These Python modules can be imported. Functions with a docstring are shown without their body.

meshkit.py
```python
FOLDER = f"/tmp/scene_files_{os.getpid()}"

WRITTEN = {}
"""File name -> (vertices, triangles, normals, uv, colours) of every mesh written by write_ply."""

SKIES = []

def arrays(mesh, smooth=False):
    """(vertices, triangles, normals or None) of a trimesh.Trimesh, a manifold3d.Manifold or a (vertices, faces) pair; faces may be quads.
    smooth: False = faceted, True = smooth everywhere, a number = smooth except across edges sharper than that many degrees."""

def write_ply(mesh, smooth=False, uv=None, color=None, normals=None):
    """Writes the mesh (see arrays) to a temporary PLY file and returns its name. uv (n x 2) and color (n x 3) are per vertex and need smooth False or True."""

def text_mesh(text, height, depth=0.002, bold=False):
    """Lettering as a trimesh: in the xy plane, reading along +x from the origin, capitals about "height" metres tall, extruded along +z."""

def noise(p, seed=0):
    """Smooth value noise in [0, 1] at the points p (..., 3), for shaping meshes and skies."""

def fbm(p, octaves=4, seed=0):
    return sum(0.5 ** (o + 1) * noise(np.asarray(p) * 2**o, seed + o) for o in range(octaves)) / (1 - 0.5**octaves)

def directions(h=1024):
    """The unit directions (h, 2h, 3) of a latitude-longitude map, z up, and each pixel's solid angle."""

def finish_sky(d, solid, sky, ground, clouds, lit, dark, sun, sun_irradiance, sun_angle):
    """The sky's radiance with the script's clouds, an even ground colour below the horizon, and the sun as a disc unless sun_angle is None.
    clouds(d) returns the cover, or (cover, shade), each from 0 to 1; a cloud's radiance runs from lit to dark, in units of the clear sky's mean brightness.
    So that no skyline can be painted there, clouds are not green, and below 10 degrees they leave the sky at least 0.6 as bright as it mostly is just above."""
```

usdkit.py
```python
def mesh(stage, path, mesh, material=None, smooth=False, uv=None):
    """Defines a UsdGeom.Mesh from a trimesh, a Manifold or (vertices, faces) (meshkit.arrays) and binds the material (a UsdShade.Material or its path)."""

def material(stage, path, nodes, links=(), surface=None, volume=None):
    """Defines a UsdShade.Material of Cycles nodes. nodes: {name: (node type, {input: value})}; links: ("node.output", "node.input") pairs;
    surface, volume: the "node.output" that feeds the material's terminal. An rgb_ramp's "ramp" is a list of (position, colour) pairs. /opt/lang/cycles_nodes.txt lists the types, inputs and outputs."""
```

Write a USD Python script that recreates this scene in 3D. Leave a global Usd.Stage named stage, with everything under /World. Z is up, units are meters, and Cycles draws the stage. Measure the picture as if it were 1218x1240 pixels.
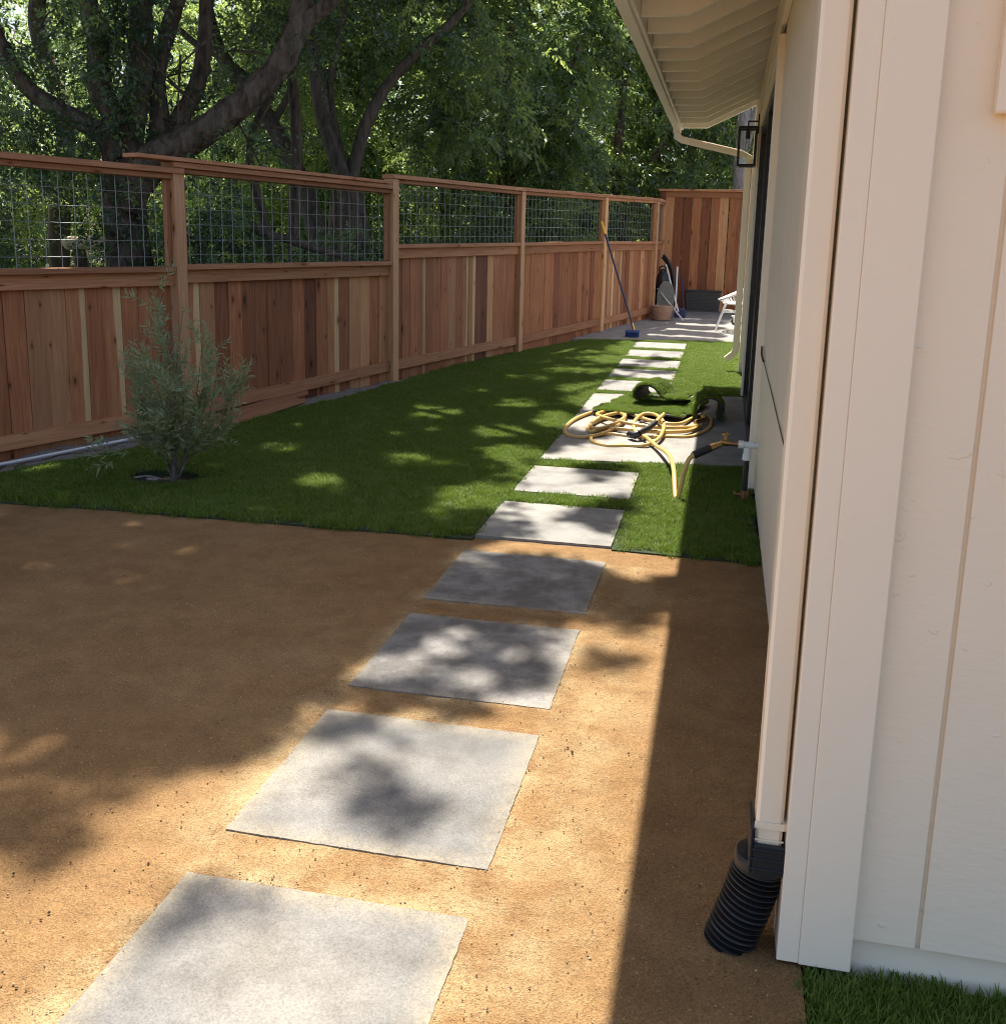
import math
import random
import numpy as np
import trimesh
import shapely
from shapely import affinity
from shapely.geometry import Polygon, Point, box as sbox
import usdkit
import meshkit
from pxr import Usd, UsdGeom, UsdLux, UsdShade, Gf, Sdf, Vt

stage = Usd.Stage.CreateInMemory()
UsdGeom.SetStageUpAxis(stage, UsdGeom.Tokens.z)
UsdGeom.SetStageMetersPerUnit(stage, 1.0)
world = UsdGeom.Xform.Define(stage, '/World')
stage.SetDefaultPrim(world.GetPrim())
UsdGeom.Scope.Define(stage, '/World/Looks')

# ------------------------------------------------------------------ camera
FPX, PPY, PITCH, YAW, ROLL, EYE = 1217.3, 538.3, 0.1993, -0.2117, 0.0230, 1.317
_F = np.array([math.sin(YAW) * math.cos(PITCH), math.cos(YAW) * math.cos(PITCH), -math.sin(PITCH)])
_R0 = np.array([math.cos(YAW), -math.sin(YAW), 0.0])
_U0 = np.cross(_R0, _F)
_R = _R0 * math.cos(ROLL) + _U0 * math.sin(ROLL)
_U = -_R0 * math.sin(ROLL) + _U0 * math.cos(ROLL)
cam = UsdGeom.Camera.Define(stage, '/World/camera')
cam.AddTransformOp().Set(Gf.Matrix4d(*_R, 0, *_U, 0, *(-_F), 0, 0, 0, EYE, 1))
cam.CreateHorizontalApertureAttr(36.0)
cam.CreateVerticalApertureAttr(36.0 * 1240 / 1218)
cam.CreateFocalLengthAttr(36.0 * FPX / 1218)
cam.CreateVerticalApertureOffsetAttr(-36.0 * (620 - PPY) / 1218)
cam.CreateHorizontalApertureOffsetAttr(0.0)
cam.CreateClippingRangeAttr(Gf.Vec2f(0.05, 500))
cam.CreateExposureAttr(1.3)

# ------------------------------------------------------------------ sky and sun
SUN = np.array([-0.195, 0.53, 1.0])
SUN_SLOPE = SUN.copy()
SUN = SUN / np.linalg.norm(SUN)
SUN_EL, SUN_ROT = math.asin(SUN[2]), math.atan2(SUN[0], SUN[1])
usdkit.material(stage, '/World/Looks/sky', {
    'sky': ('sky_texture', {'sky_type': 'single_scattering', 'sun_disc': False, 'sun_elevation': SUN_EL, 'sun_rotation': SUN_ROT,
                            'altitude': 100.0, 'air_density': 1.0, 'aerosol_density': 3.5, 'ozone_density': 1.0}),
    'bg': ('background_shader', {'strength': 0.09})}, [('sky.color', 'bg.color')], surface='bg.background')
dome = UsdLux.DomeLight.Define(stage, '/World/sky')
UsdShade.MaterialBindingAPI.Apply(dome.GetPrim()).Bind(UsdShade.Material.Get(stage, '/World/Looks/sky'))
dome.GetPrim().SetCustomDataByKey('kind', 'structure')
sun = UsdLux.DistantLight.Define(stage, '/World/sun')
sun.CreateNormalizeAttr(True)
sun.CreateIntensityAttr(1.25)
sun.CreateAngleAttr(0.55)
sun.CreateColorAttr(Gf.Vec3f(1.0, 0.94, 0.84))
_z = SUN
_x = np.cross([0, 0, 1.0], _z); _x /= np.linalg.norm(_x)
_y = np.cross(_z, _x)
sun.AddTransformOp().Set(Gf.Matrix4d(*_x, 0, *_y, 0, *_z, 0, 0, 0, 20, 1))

# ------------------------------------------------------------------ helpers
rng = np.random.default_rng(7)
random.seed(7)
_taken = {}


def numbered(parent, name):
    k = (parent, name)
    n = _taken.get(k, 0)
    _taken[k] = n + 1
    return f'{parent}/{name}' if n == 0 else f'{parent}/{name}_{n:03d}'


def said(prim, label=None, cat=None, group=None, kind=None):
    for k, v in (('label', label), ('category', cat), ('group', group), ('kind', kind)):
        if v:
            prim.SetCustomDataByKey(k, v)
    return prim


def path_of(parent):
    return '/World' if parent is None else str(parent.GetPath())


def obj(name, mesh, mat, parent=None, smooth=False, uv=None):
    return usdkit.mesh(stage, numbered(path_of(parent), name), mesh, '/World/Looks/' + mat, smooth=smooth, uv=uv).GetPrim()


def thing(name, label, cat, loc=(0, 0, 0), rotz=0, group=None):
    x = UsdGeom.Xform.Define(stage, numbered('/World', name))
    x.AddTranslateOp().Set(Gf.Vec3d(*map(float, loc)))
    if rotz:
        x.AddRotateZOp().Set(math.degrees(rotz))
    return said(x.GetPrim(), label, cat, group)


def cat_(*ms):
    return trimesh.util.concatenate([m for m in ms if m is not None])


def bx(x0, x1, y0, y1, z0, z1):
    m = trimesh.creation.box((abs(x1 - x0), abs(y1 - y0), abs(z1 - z0)))
    m.apply_translation(((x0 + x1) / 2, (y0 + y1) / 2, (z0 + z1) / 2))
    return m


def chamfer_box(x0, x1, y0, y1, z0, z1, c=0.003):
    x0, x1 = sorted((x0, x1)); y0, y1 = sorted((y0, y1)); z0, z1 = sorted((z0, z1))
    pts = []
    for x in (0, 1):
        for y in (0, 1):
            for z in (0, 1):
                X, Y, Z = (x0, x1)[x], (y0, y1)[y], (z0, z1)[z]
                sx, sy, sz = (1, -1)[x] * c, (1, -1)[y] * c, (1, -1)[z] * c
                pts += [(X, Y + sy, Z + sz), (X + sx, Y, Z + sz), (X + sx, Y + sy, Z)]
    return trimesh.convex.convex_hull(np.array(pts))


def bar(p, q, w, t, up=(0, 0, 1), c=0.003):
    """A bar of section w (sideways) x t (along up) from p to q."""
    p, q = np.array(p, float), np.array(q, float)
    d = q - p
    L = np.linalg.norm(d)
    d /= L
    up = np.array(up, float)
    s = np.cross(d, up); s /= np.linalg.norm(s)
    u = np.cross(s, d)
    m = chamfer_box(0, L, -w / 2, w / 2, -t / 2, t / 2, c)
    M = np.eye(4); M[:3, 0], M[:3, 1], M[:3, 2], M[:3, 3] = d, s, u, p
    if np.linalg.det(M[:3, :3]) < 0:
        M[:3, 1] *= -1
    m.apply_transform(M)
    return m


def catmull(pts, n=6):
    P = np.array(pts, float)
    P = np.vstack([2 * P[0] - P[1], P, 2 * P[-1] - P[-2]])
    out = []
    for i in range(1, len(P) - 2):
        for t in np.linspace(0, 1, n, endpoint=False):
            a, b, c, d = P[i - 1], P[i], P[i + 1], P[i + 2]
            out.append(0.5 * (2 * b + (c - a) * t + (2 * a - 5 * b + 4 * c - d) * t * t + (3 * b - a - 3 * c + d) * t ** 3))
    out.append(P[-2])
    return np.array(out)


def tube(points, radii, sides=10, closed_ends=True, wob=0.0, seed=0):
    p = np.asarray(points, float)
    n = len(p)
    r = np.broadcast_to(radii, (n,)).astype(float)
    t = np.gradient(p, axis=0)
    t /= np.linalg.norm(t, axis=1, keepdims=True) + 1e-12
    a = np.zeros_like(p)
    ref = np.array([0, 0, 1.0]) if abs(t[0][2]) < 0.9 else np.array([1.0, 0, 0])
    for i in range(n):
        ref = ref - t[i] * np.dot(ref, t[i])
        ref /= np.linalg.norm(ref) + 1e-12
        a[i] = ref
    b = np.cross(t, a)
    ang = np.arange(sides) * 2 * np.pi / sides
    rr = np.repeat(r[:, None], sides, 1)
    if wob:
        g = np.random.default_rng(seed)
        ph = g.uniform(0, 6.28, 4)
        k = np.arange(n)[:, None]
        rr = rr * (1 + wob * (0.5 * np.sin(2 * ang[None] + k * 0.5 + ph[0]) + 0.4 * np.sin(5 * ang[None] + ph[1] + k * 0.21) + 0.35 * np.sin(3 * ang[None] - k * 0.9 + ph[2])) + wob * 0.35 * g.normal(size=(n, sides)))
        if sides >= 16:      # furrowed bark: long ridges that wander along the limb
            arc = np.concatenate([[0], np.cumsum(np.linalg.norm(np.diff(p, axis=0), axis=1))])[:, None]
            wv = np.sin(arc * 7 + ph[3]) * .35 + .25 * np.sin(arc * 17 + ph[0])
            ridge = np.abs(np.sin(3.5 * ang[None] + wv * 2 + ph[1])) * .6 + np.abs(np.sin(5.5 * ang[None] - wv * 3 + ph[2])) * .4
            rr = rr * (1 - .10 * (1 - ridge) ** 2)
    v = p[:, None] + rr[..., None] * (np.cos(ang)[None, :, None] * a[:, None] + np.sin(ang)[None, :, None] * b[:, None])
    i, j = np.meshgrid(np.arange(n - 1), np.arange(sides), indexing='ij')
    q = np.stack([i * sides + j, i * sides + (j + 1) % sides, (i + 1) * sides + (j + 1) % sides, (i + 1) * sides + j], -1).reshape(-1, 4)
    f = np.vstack([q[:, [0, 1, 2]], q[:, [0, 2, 3]]])
    v = v.reshape(-1, 3)
    if closed_ends:
        c0, c1 = len(v), len(v) + 1
        v = np.vstack([v, p[0], p[-1]])
        jj = np.arange(sides)
        f = np.vstack([f, np.stack([np.full(sides, c0), (jj + 1) % sides, jj], 1), np.stack([np.full(sides, c1), (n - 1) * sides + jj, (n - 1) * sides + (jj + 1) % sides], 1)])
    return trimesh.Trimesh(v, f, process=False)


def smooth_tube(pts, r0, r1=None, sides=10, n=6, wob=0.0, seed=0):
    c = catmull(pts, n)
    r1 = r0 if r1 is None else r1
    return tube(c, np.linspace(r0, r1, len(c)), sides, True, wob, seed)


def lathe(profile, sides=28, loc=(0, 0, 0)):
    m = trimesh.creation.revolve(np.array(profile, float), sections=sides)
    m.apply_translation(loc)
    return m


def fbm(p, scale=1.0, octaves=4, seed=0):
    """Cheap smooth pseudo noise of 2D/3D points from summed sines, about -1..1."""
    g = np.random.default_rng(seed)
    p = np.atleast_2d(p) * scale
    out = np.zeros(len(p)); amp, tot = 1.0, 0.0
    for o in range(octaves):
        for k in range(3):
            d = g.normal(size=p.shape[1]); d /= np.linalg.norm(d)
            out += amp * np.sin(p @ d * (2 ** o) * 1.7 + g.uniform(0, 6.28)) / 3
        tot += amp * 0.6; amp *= 0.6
    return out / tot


# height of the ground along the yard: level at the camera, rising towards the back fence
GY = [-60, 2, 4, 6, 9, 11, 12.6, 13.4, 15, 16.5, 20, 40, 80]
GZ = [0, 0, .012, .026, .080, .108, .137, .172, .235, .300, .34, .4, .4]


def gz(y):
    return np.interp(y, GY, GZ)


def drape(poly, step, lift, thick=0.0, skirt=True):
    """A shapely polygon as a sheet that follows the ground, lift metres above it."""
    m = trimesh.creation.extrude_polygon(poly, 1.0) if thick else None
    if m is None:
        v, f = trimesh.creation.triangulate_polygon(poly, engine='earcut')
        v = np.column_stack([v, np.zeros(len(v))])
        m = trimesh.Trimesh(v, f, process=False)
        if m.face_normals[:, 2].mean() < 0:
            m.invert()
    v, f = trimesh.remesh.subdivide_to_size(m.vertices, m.faces, step, max_iter=14)
    top = v[:, 2] * thick
    v = v.copy()
    v[:, 2] = gz(v[:, 1]) + lift + top
    m = trimesh.Trimesh(v, f, process=True)
    return m


def instancer(name, parent, protos, mats, pos, rot_q, scale, idx):
    """Many copies of a few meshes as one object (stuff, or the crown of a tree)."""
    path = numbered(path_of(parent), name)
    pi = UsdGeom.PointInstancer.Define(stage, path)
    targets = []
    for k, (pm, mt) in enumerate(zip(protos, mats)):
        pr = usdkit.mesh(stage, f'{path}/variant_{k + 1:03d}', pm, '/World/Looks/' + mt)
        targets.append(pr.GetPath())
    pi.CreatePrototypesRel().SetTargets(targets)
    pi.CreatePositionsAttr(Vt.Vec3fArray.FromNumpy(np.asarray(pos, np.float32)))
    q = np.asarray(rot_q, np.float32)
    pi.CreateOrientationsAttr(Vt.QuathArray([Gf.Quath(float(a), float(b), float(c), float(d)) for a, b, c, d in q]))
    s = np.asarray(scale, np.float32)
    if s.ndim == 1:
        s = np.repeat(s[:, None], 3, 1)
    pi.CreateScalesAttr(Vt.Vec3fArray.FromNumpy(s))
    pi.CreateProtoIndicesAttr(Vt.IntArray.FromNumpy(np.asarray(idx, np.int32)))
    return pi.GetPrim()


def rand_quat(n, g, tilt=math.pi):
    """Random turns about z, then tilted by up to `tilt` about a random level axis."""
    yaw = g.uniform(0, 2 * np.pi, n)
    ax = g.uniform(0, 2 * np.pi, n)
    an = g.uniform(0, tilt, n)
    q1 = np.stack([np.cos(yaw / 2), 0 * yaw, 0 * yaw, np.sin(yaw / 2)], 1)
    q2 = np.stack([np.cos(an / 2), np.sin(an / 2) * np.cos(ax), np.sin(an / 2) * np.sin(ax), 0 * an], 1)
    w1, x1, y1, z1 = q2.T
    w2, x2, y2, z2 = q1.T
    return np.stack([w1 * w2 - x1 * x2 - y1 * y2 - z1 * z2, w1 * x2 + x1 * w2 + y1 * z2 - z1 * y2, w1 * y2 - x1 * z2 + y1 * w2 + z1 * x2, w1 * z2 + x1 * y2 - y1 * x2 + z1 * w2], 1)


# ------------------------------------------------------------------ materials
def mat(name, nodes, links=(), surface='p.BSDF'):
    return usdkit.material(stage, '/World/Looks/' + name, nodes, links, surface=surface)


def plain(name, col, rough=0.5, metal=0.0, noise=0.0, nscale=20.0, bump=0.0, spec=0.5):
    nodes = {'p': ('principled_bsdf', {'roughness': rough, 'metallic': metal, 'base_color': col, 'specular_ior_level': spec})}
    links = []
    if noise or bump:
        nodes['g'] = ('geometry', {})
        nodes['n'] = ('noise_texture', {'scale': nscale, 'detail': 5.0, 'roughness': 0.6})
        links.append(('g.position', 'n.vector'))
    if noise:
        lo = [c * (1 - noise) for c in col]; hi = [min(1, c * (1 + noise)) for c in col]
        nodes['r'] = ('rgb_ramp', {'ramp': [(0.3, lo), (0.7, hi)]})
        links += [('n.fac', 'r.fac'), ('r.color', 'p.base_color')]
    if bump:
        nodes['b'] = ('bump', {'strength': 1.0, 'distance': bump})
        links += [('n.fac', 'b.height'), ('b.normal', 'p.normal')]
    mat(name, nodes, links)


# decomposed granite: sandy grains, pale dust, dark specks
mat('gravel', {
    'g': ('geometry', {}),
    'big': ('noise_texture', {'scale': 1.3, 'detail': 5.0, 'roughness': 0.6}),
    'mid': ('noise_texture', {'scale': 9.0, 'detail': 6.0, 'roughness': 0.65}),
    'fine': ('noise_texture', {'scale': 220.0, 'detail': 3.0, 'roughness': 0.7}),
    'grain': ('voronoi_texture', {'scale': 330.0}),
    'spk': ('voronoi_texture', {'scale': 75.0}),
    'rb': ('rgb_ramp', {'ramp': [(0.3, (.218, .124, .052)), (0.5, (.258, .152, .066)), (0.72, (.30, .19, .09))]}),
    'rf': ('rgb_ramp', {'ramp': [(0.25, (.45, .40, .36)), (0.5, (1, 1, 1)), (0.8, (1.25, 1.3, 1.35))]}),
    'rm': ('rgb_ramp', {'ramp': [(0.3, (.84, .82, .8)), (0.65, (1.1, 1.1, 1.1))]}),
    'rs': ('rgb_ramp', {'ramp': [(0.05, (.22, .17, .14)), (0.17, (1, 1, 1))]}),
    'gb': ('rgb_to_bw', {}), 'rg': ('rgb_ramp', {'ramp': [(0.0, (.66, .63, .60)), (0.3, (.88, .87, .86)), (0.6, (1.0, 1.0, 1.0)), (1.0, (1.3, 1.33, 1.36))]}), 'm5': ('mix_color', {'blend_type': 'multiply', 'fac': 0.9}),
    'rd': ('rgb_ramp', {'ramp': [(0.42, (0, 0, 0)), (0.60, (.85, .85, .85))]}),
    'dm': ('noise_texture', {'scale': 5.0, 'detail': 6.0, 'roughness': 0.7}),
    'dust': ('attribute', {'attribute': 'dust'}),
    'dmul': ('math', {'math_type': 'multiply'}),
    'm1': ('mix_color', {'blend_type': 'multiply', 'fac': 1.0}),
    'm2': ('mix_color', {'blend_type': 'multiply', 'fac': 0.8}),
    'm3': ('mix_color', {'blend_type': 'multiply', 'fac': 0.6}),
    'm4': ('mix_color', {'blend_type': 'mix', 'b': (.41, .315, .172)}),
    'bh': ('mix_float', {'fac': 0.5}),
    'b': ('bump', {'strength': 0.9, 'distance': 0.004}),
    'b2': ('bump', {'strength': 1.0, 'distance': 0.02}),
    'p': ('principled_bsdf', {'roughness': 0.95, 'specular_ior_level': 0.2})},
    [('g.position', x + '.vector') for x in ('big', 'mid', 'fine', 'grain', 'spk', 'dm')] +
    [('big.fac', 'rb.fac'), ('fine.fac', 'rf.fac'), ('mid.fac', 'rm.fac'), ('spk.distance', 'rs.fac'), ('dm.fac', 'rd.fac'),
     ('rb.color', 'm1.a'), ('rm.color', 'm1.b'), ('m1.result', 'm4.a'), ('rd.color', 'dmul.value1'), ('dust.fac', 'dmul.value2'), ('dmul.value', 'm4.fac'),
     ('m4.result', 'm2.a'), ('rf.color', 'm2.b'), ('m2.result', 'm3.a'), ('rs.color', 'm3.b'),
     ('m3.result', 'm5.a'), ('grain.color', 'gb.color'), ('gb.val', 'rg.fac'), ('rg.color', 'm5.b'), ('m5.result', 'p.base_color'), ('fine.fac', 'bh.a'), ('grain.distance', 'bh.b'), ('bh.result', 'b.height'), ('mid.fac', 'b2.height'), ('b2.normal', 'b.normal'), ('b.normal', 'p.normal')])


def concrete(name, c0, c1, stain, warm=(.52, .47, .38), spread=(.42, .62), dustamt=0.35):
    mat(name, {
        'g': ('geometry', {}),
        'big': ('noise_texture', {'scale': 3.0, 'detail': 6.0, 'roughness': 0.65, 'distortion': 0.4}),
        'st': ('noise_texture', {'scale': 5.5, 'detail': 8.0, 'roughness': 0.7}),
        'fine': ('noise_texture', {'scale': 230.0, 'detail': 3.0, 'roughness': 0.75}),
        'wn': ('noise_texture', {'scale': 1.7, 'detail': 4.0}),
        'pit': ('voronoi_texture', {'scale': 120.0}),
        'r': ('rgb_ramp', {'ramp': [(0.3, c0), (0.7, c1)]}),
        'rs': ('rgb_ramp', {'ramp': [(spread[0], (1, 1, 1)), (spread[1], stain)]}),
        'rf': ('rgb_ramp', {'ramp': [(0.28, (.62, .62, .62)), (0.5, (1, 1, 1)), (0.72, (1.3, 1.3, 1.3))]}),
        'du': ('attribute', {'attribute': 'dust'}), 'dn': ('noise_texture', {'scale': 30.0, 'detail': 5.0, 'roughness': 0.7}), 'dr': ('rgb_ramp', {'ramp': [(0.35, (.25, .25, .25)), (0.6, (1, 1, 1))]}), 'dm': ('math', {'math_type': 'multiply'}), 'm5': ('mix_color', {'b': (.36, .29, .18)}),
        'rw': ('rgb_ramp', {'ramp': [(0.5, (0, 0, 0)), (0.75, (dustamt,) * 3)]}),
        'm1': ('mix_color', {'blend_type': 'multiply', 'fac': 1.0}), 'm2': ('mix_color', {'blend_type': 'multiply', 'fac': 1.0}),
        'm3': ('mix_color', {'b': warm}),
        'rp': ('rgb_ramp', {'ramp': [(0.03, (0, 0, 0)), (0.12, (1, 1, 1))]}),
        'ha': ('mix_float', {'fac': 0.4}),
        'b': ('bump', {'strength': 0.6, 'distance': 0.002}),
        'p': ('principled_bsdf', {'roughness': 0.85, 'specular_ior_level': 0.3})},
        [('g.position', x + '.vector') for x in ('big', 'st', 'fine', 'wn', 'pit', 'dn')] +
        [('big.fac', 'r.fac'), ('st.fac', 'rs.fac'), ('fine.fac', 'rf.fac'), ('wn.fac', 'rw.fac'), ('r.color', 'm3.a'), ('rw.color', 'm3.fac'), ('m3.result', 'm1.a'), ('rs.color', 'm1.b'),
         ('dn.fac', 'dr.fac'), ('dr.color', 'dm.value1'), ('du.fac', 'dm.value2'), ('dm.value', 'm5.fac'), ('m1.result', 'm5.a'), ('m5.result', 'm2.a'), ('rf.color', 'm2.b'), ('m2.result', 'p.base_color'), ('pit.distance', 'rp.fac'), ('fine.fac', 'ha.a'), ('rp.color', 'ha.b'), ('ha.result', 'b.height'), ('b.normal', 'p.normal')])


concrete('paver_pale', (.15, .146, .139), (.205, .198, .187), (.74, .73, .72))
concrete('paver_stained', (.188, .181, .172), (.262, .251, .236), (.55, .53, .52), spread=(.4, .58), dustamt=0.2)
concrete('paver_lawn', (.215, .209, .197), (.275, .267, .249), (.72, .71, .70))
concrete('slab_concrete', (.25, .239, .22), (.315, .30, .275), (.75, .73, .70), dustamt=0.15)

plain('soil', (.06, .048, .034), 0.95, noise=0.5, nscale=14, bump=0.02)
plain('grey_soil', (.20, .175, .15), 0.95, noise=0.45, nscale=60, bump=0.012)
plain('dark_soil', (.03, .023, .018), 0.95, noise=0.5, nscale=40, bump=0.02)
plain('turf_backing', (.022, .036, .010), 0.95, noise=0.4, nscale=60)
plain('turf_underside', (.012, .012, .013), 0.6)


def grass(name, c, t):
    mat(name, {
        'oi': ('object_info', {}), 'g': ('geometry', {}),
        'n': ('noise_texture', {'scale': 1.4, 'detail': 3.0}),
        'ri': ('rgb_ramp', {'ramp': [(0.0, (.62, .72, .6)), (0.45, (1, 1, 1)), (0.8, (1.2, 1.1, .95)), (1.0, (1.5, 1.25, 1.0))]}),
        'm': ('mix_color', {'blend_type': 'multiply', 'fac': 1.0, 'a': c}),
        'mt': ('mix_color', {'blend_type': 'multiply', 'fac': 1.0, 'a': t}),
        'p': ('principled_bsdf', {'roughness': 0.55, 'specular_ior_level': 0.3}),
        't': ('translucent_bsdf', {}),
        'x': ('mix_closure', {'fac': 0.32})},
        [('g.random_per_island', 'ri.fac'), ('ri.color', 'm.b'), ('ri.color', 'mt.b'), ('m.result', 'p.base_color'), ('mt.result', 't.color'), ('p.BSDF', 'x.closure1'), ('t.BSDF', 'x.closure2')], surface='x.closure')


grass('grass_green', (.215, .285, .040), (.25, .335, .038))
grass('grass_olive', (.28, .33, .075), (.30, .36, .06))


def leaf(name, c, t, fac=0.38, rough=0.45, spec=0.5):
    mat(name, {
        'oi': ('object_info', {}), 'g': ('geometry', {}),
        'ri': ('rgb_ramp', {'ramp': [(0.0, (.55, .65, .6)), (0.5, (1, 1, 1)), (1.0, (1.5, 1.3, 1.0))]}),
        'm': ('mix_color', {'blend_type': 'multiply', 'fac': 1.0, 'a': c}),
        'mt': ('mix_color', {'blend_type': 'multiply', 'fac': 1.0, 'a': t}),
        'p': ('principled_bsdf', {'roughness': rough, 'specular_ior_level': spec}),
        't': ('translucent_bsdf', {}),
        'x': ('mix_closure', {'fac': fac})},
        [('g.random_per_island', 'ri.fac'), ('ri.color', 'm.b'), ('ri.color', 'mt.b'), ('m.result', 'p.base_color'), ('mt.result', 't.color'), ('p.BSDF', 'x.closure1'), ('t.BSDF', 'x.closure2')], surface='x.closure')


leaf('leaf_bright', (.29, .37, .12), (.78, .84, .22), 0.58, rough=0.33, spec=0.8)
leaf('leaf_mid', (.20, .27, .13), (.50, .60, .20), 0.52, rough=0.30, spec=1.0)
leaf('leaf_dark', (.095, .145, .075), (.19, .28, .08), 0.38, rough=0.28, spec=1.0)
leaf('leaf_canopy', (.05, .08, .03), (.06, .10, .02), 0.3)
leaf('leaf_olive', (.56, .57, .34), (.50, .52, .20), 0.35, rough=0.5)


def bark(name, c0, c1, sc=1.0):
    mat(name, {
        'g': ('geometry', {}), 'mp': ('mapping', {'scale': (14 * sc, 14 * sc, 3.5 * sc)}),
        'n': ('noise_texture', {'scale': 1.0, 'detail': 7.0, 'roughness': 0.65, 'distortion': 0.6}),
        'v': ('voronoi_texture', {'scale': 1.3, 'feature': 'distance_to_edge'}),
        'r': ('rgb_ramp', {'ramp': [(0.3, c0), (0.7, c1)]}),
        'h': ('mix_float', {'fac': 0.5}),
        'b': ('bump', {'strength': 1.0, 'distance': 0.06}),
        'p': ('principled_bsdf', {'roughness': 0.9, 'specular_ior_level': 0.2})},
        [('g.position', 'mp.vector'), ('mp.vector', 'n.vector'), ('mp.vector', 'v.vector'), ('n.fac', 'r.fac'), ('r.color', 'p.base_color'), ('n.fac', 'h.a'), ('v.distance', 'h.b'), ('h.result', 'b.height'), ('b.normal', 'p.normal')])


bark('bark_brown', (.035, .026, .019), (.19, .142, .10))
bark('bark_grey', (.055, .043, .032), (.16, .13, .10))
bark('bark_pale', (.22, .20, .18), (.5, .47, .43), 1.6)
bark('olive_bark', (.12, .10, .08), (.30, .26, .21), 4)


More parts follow.
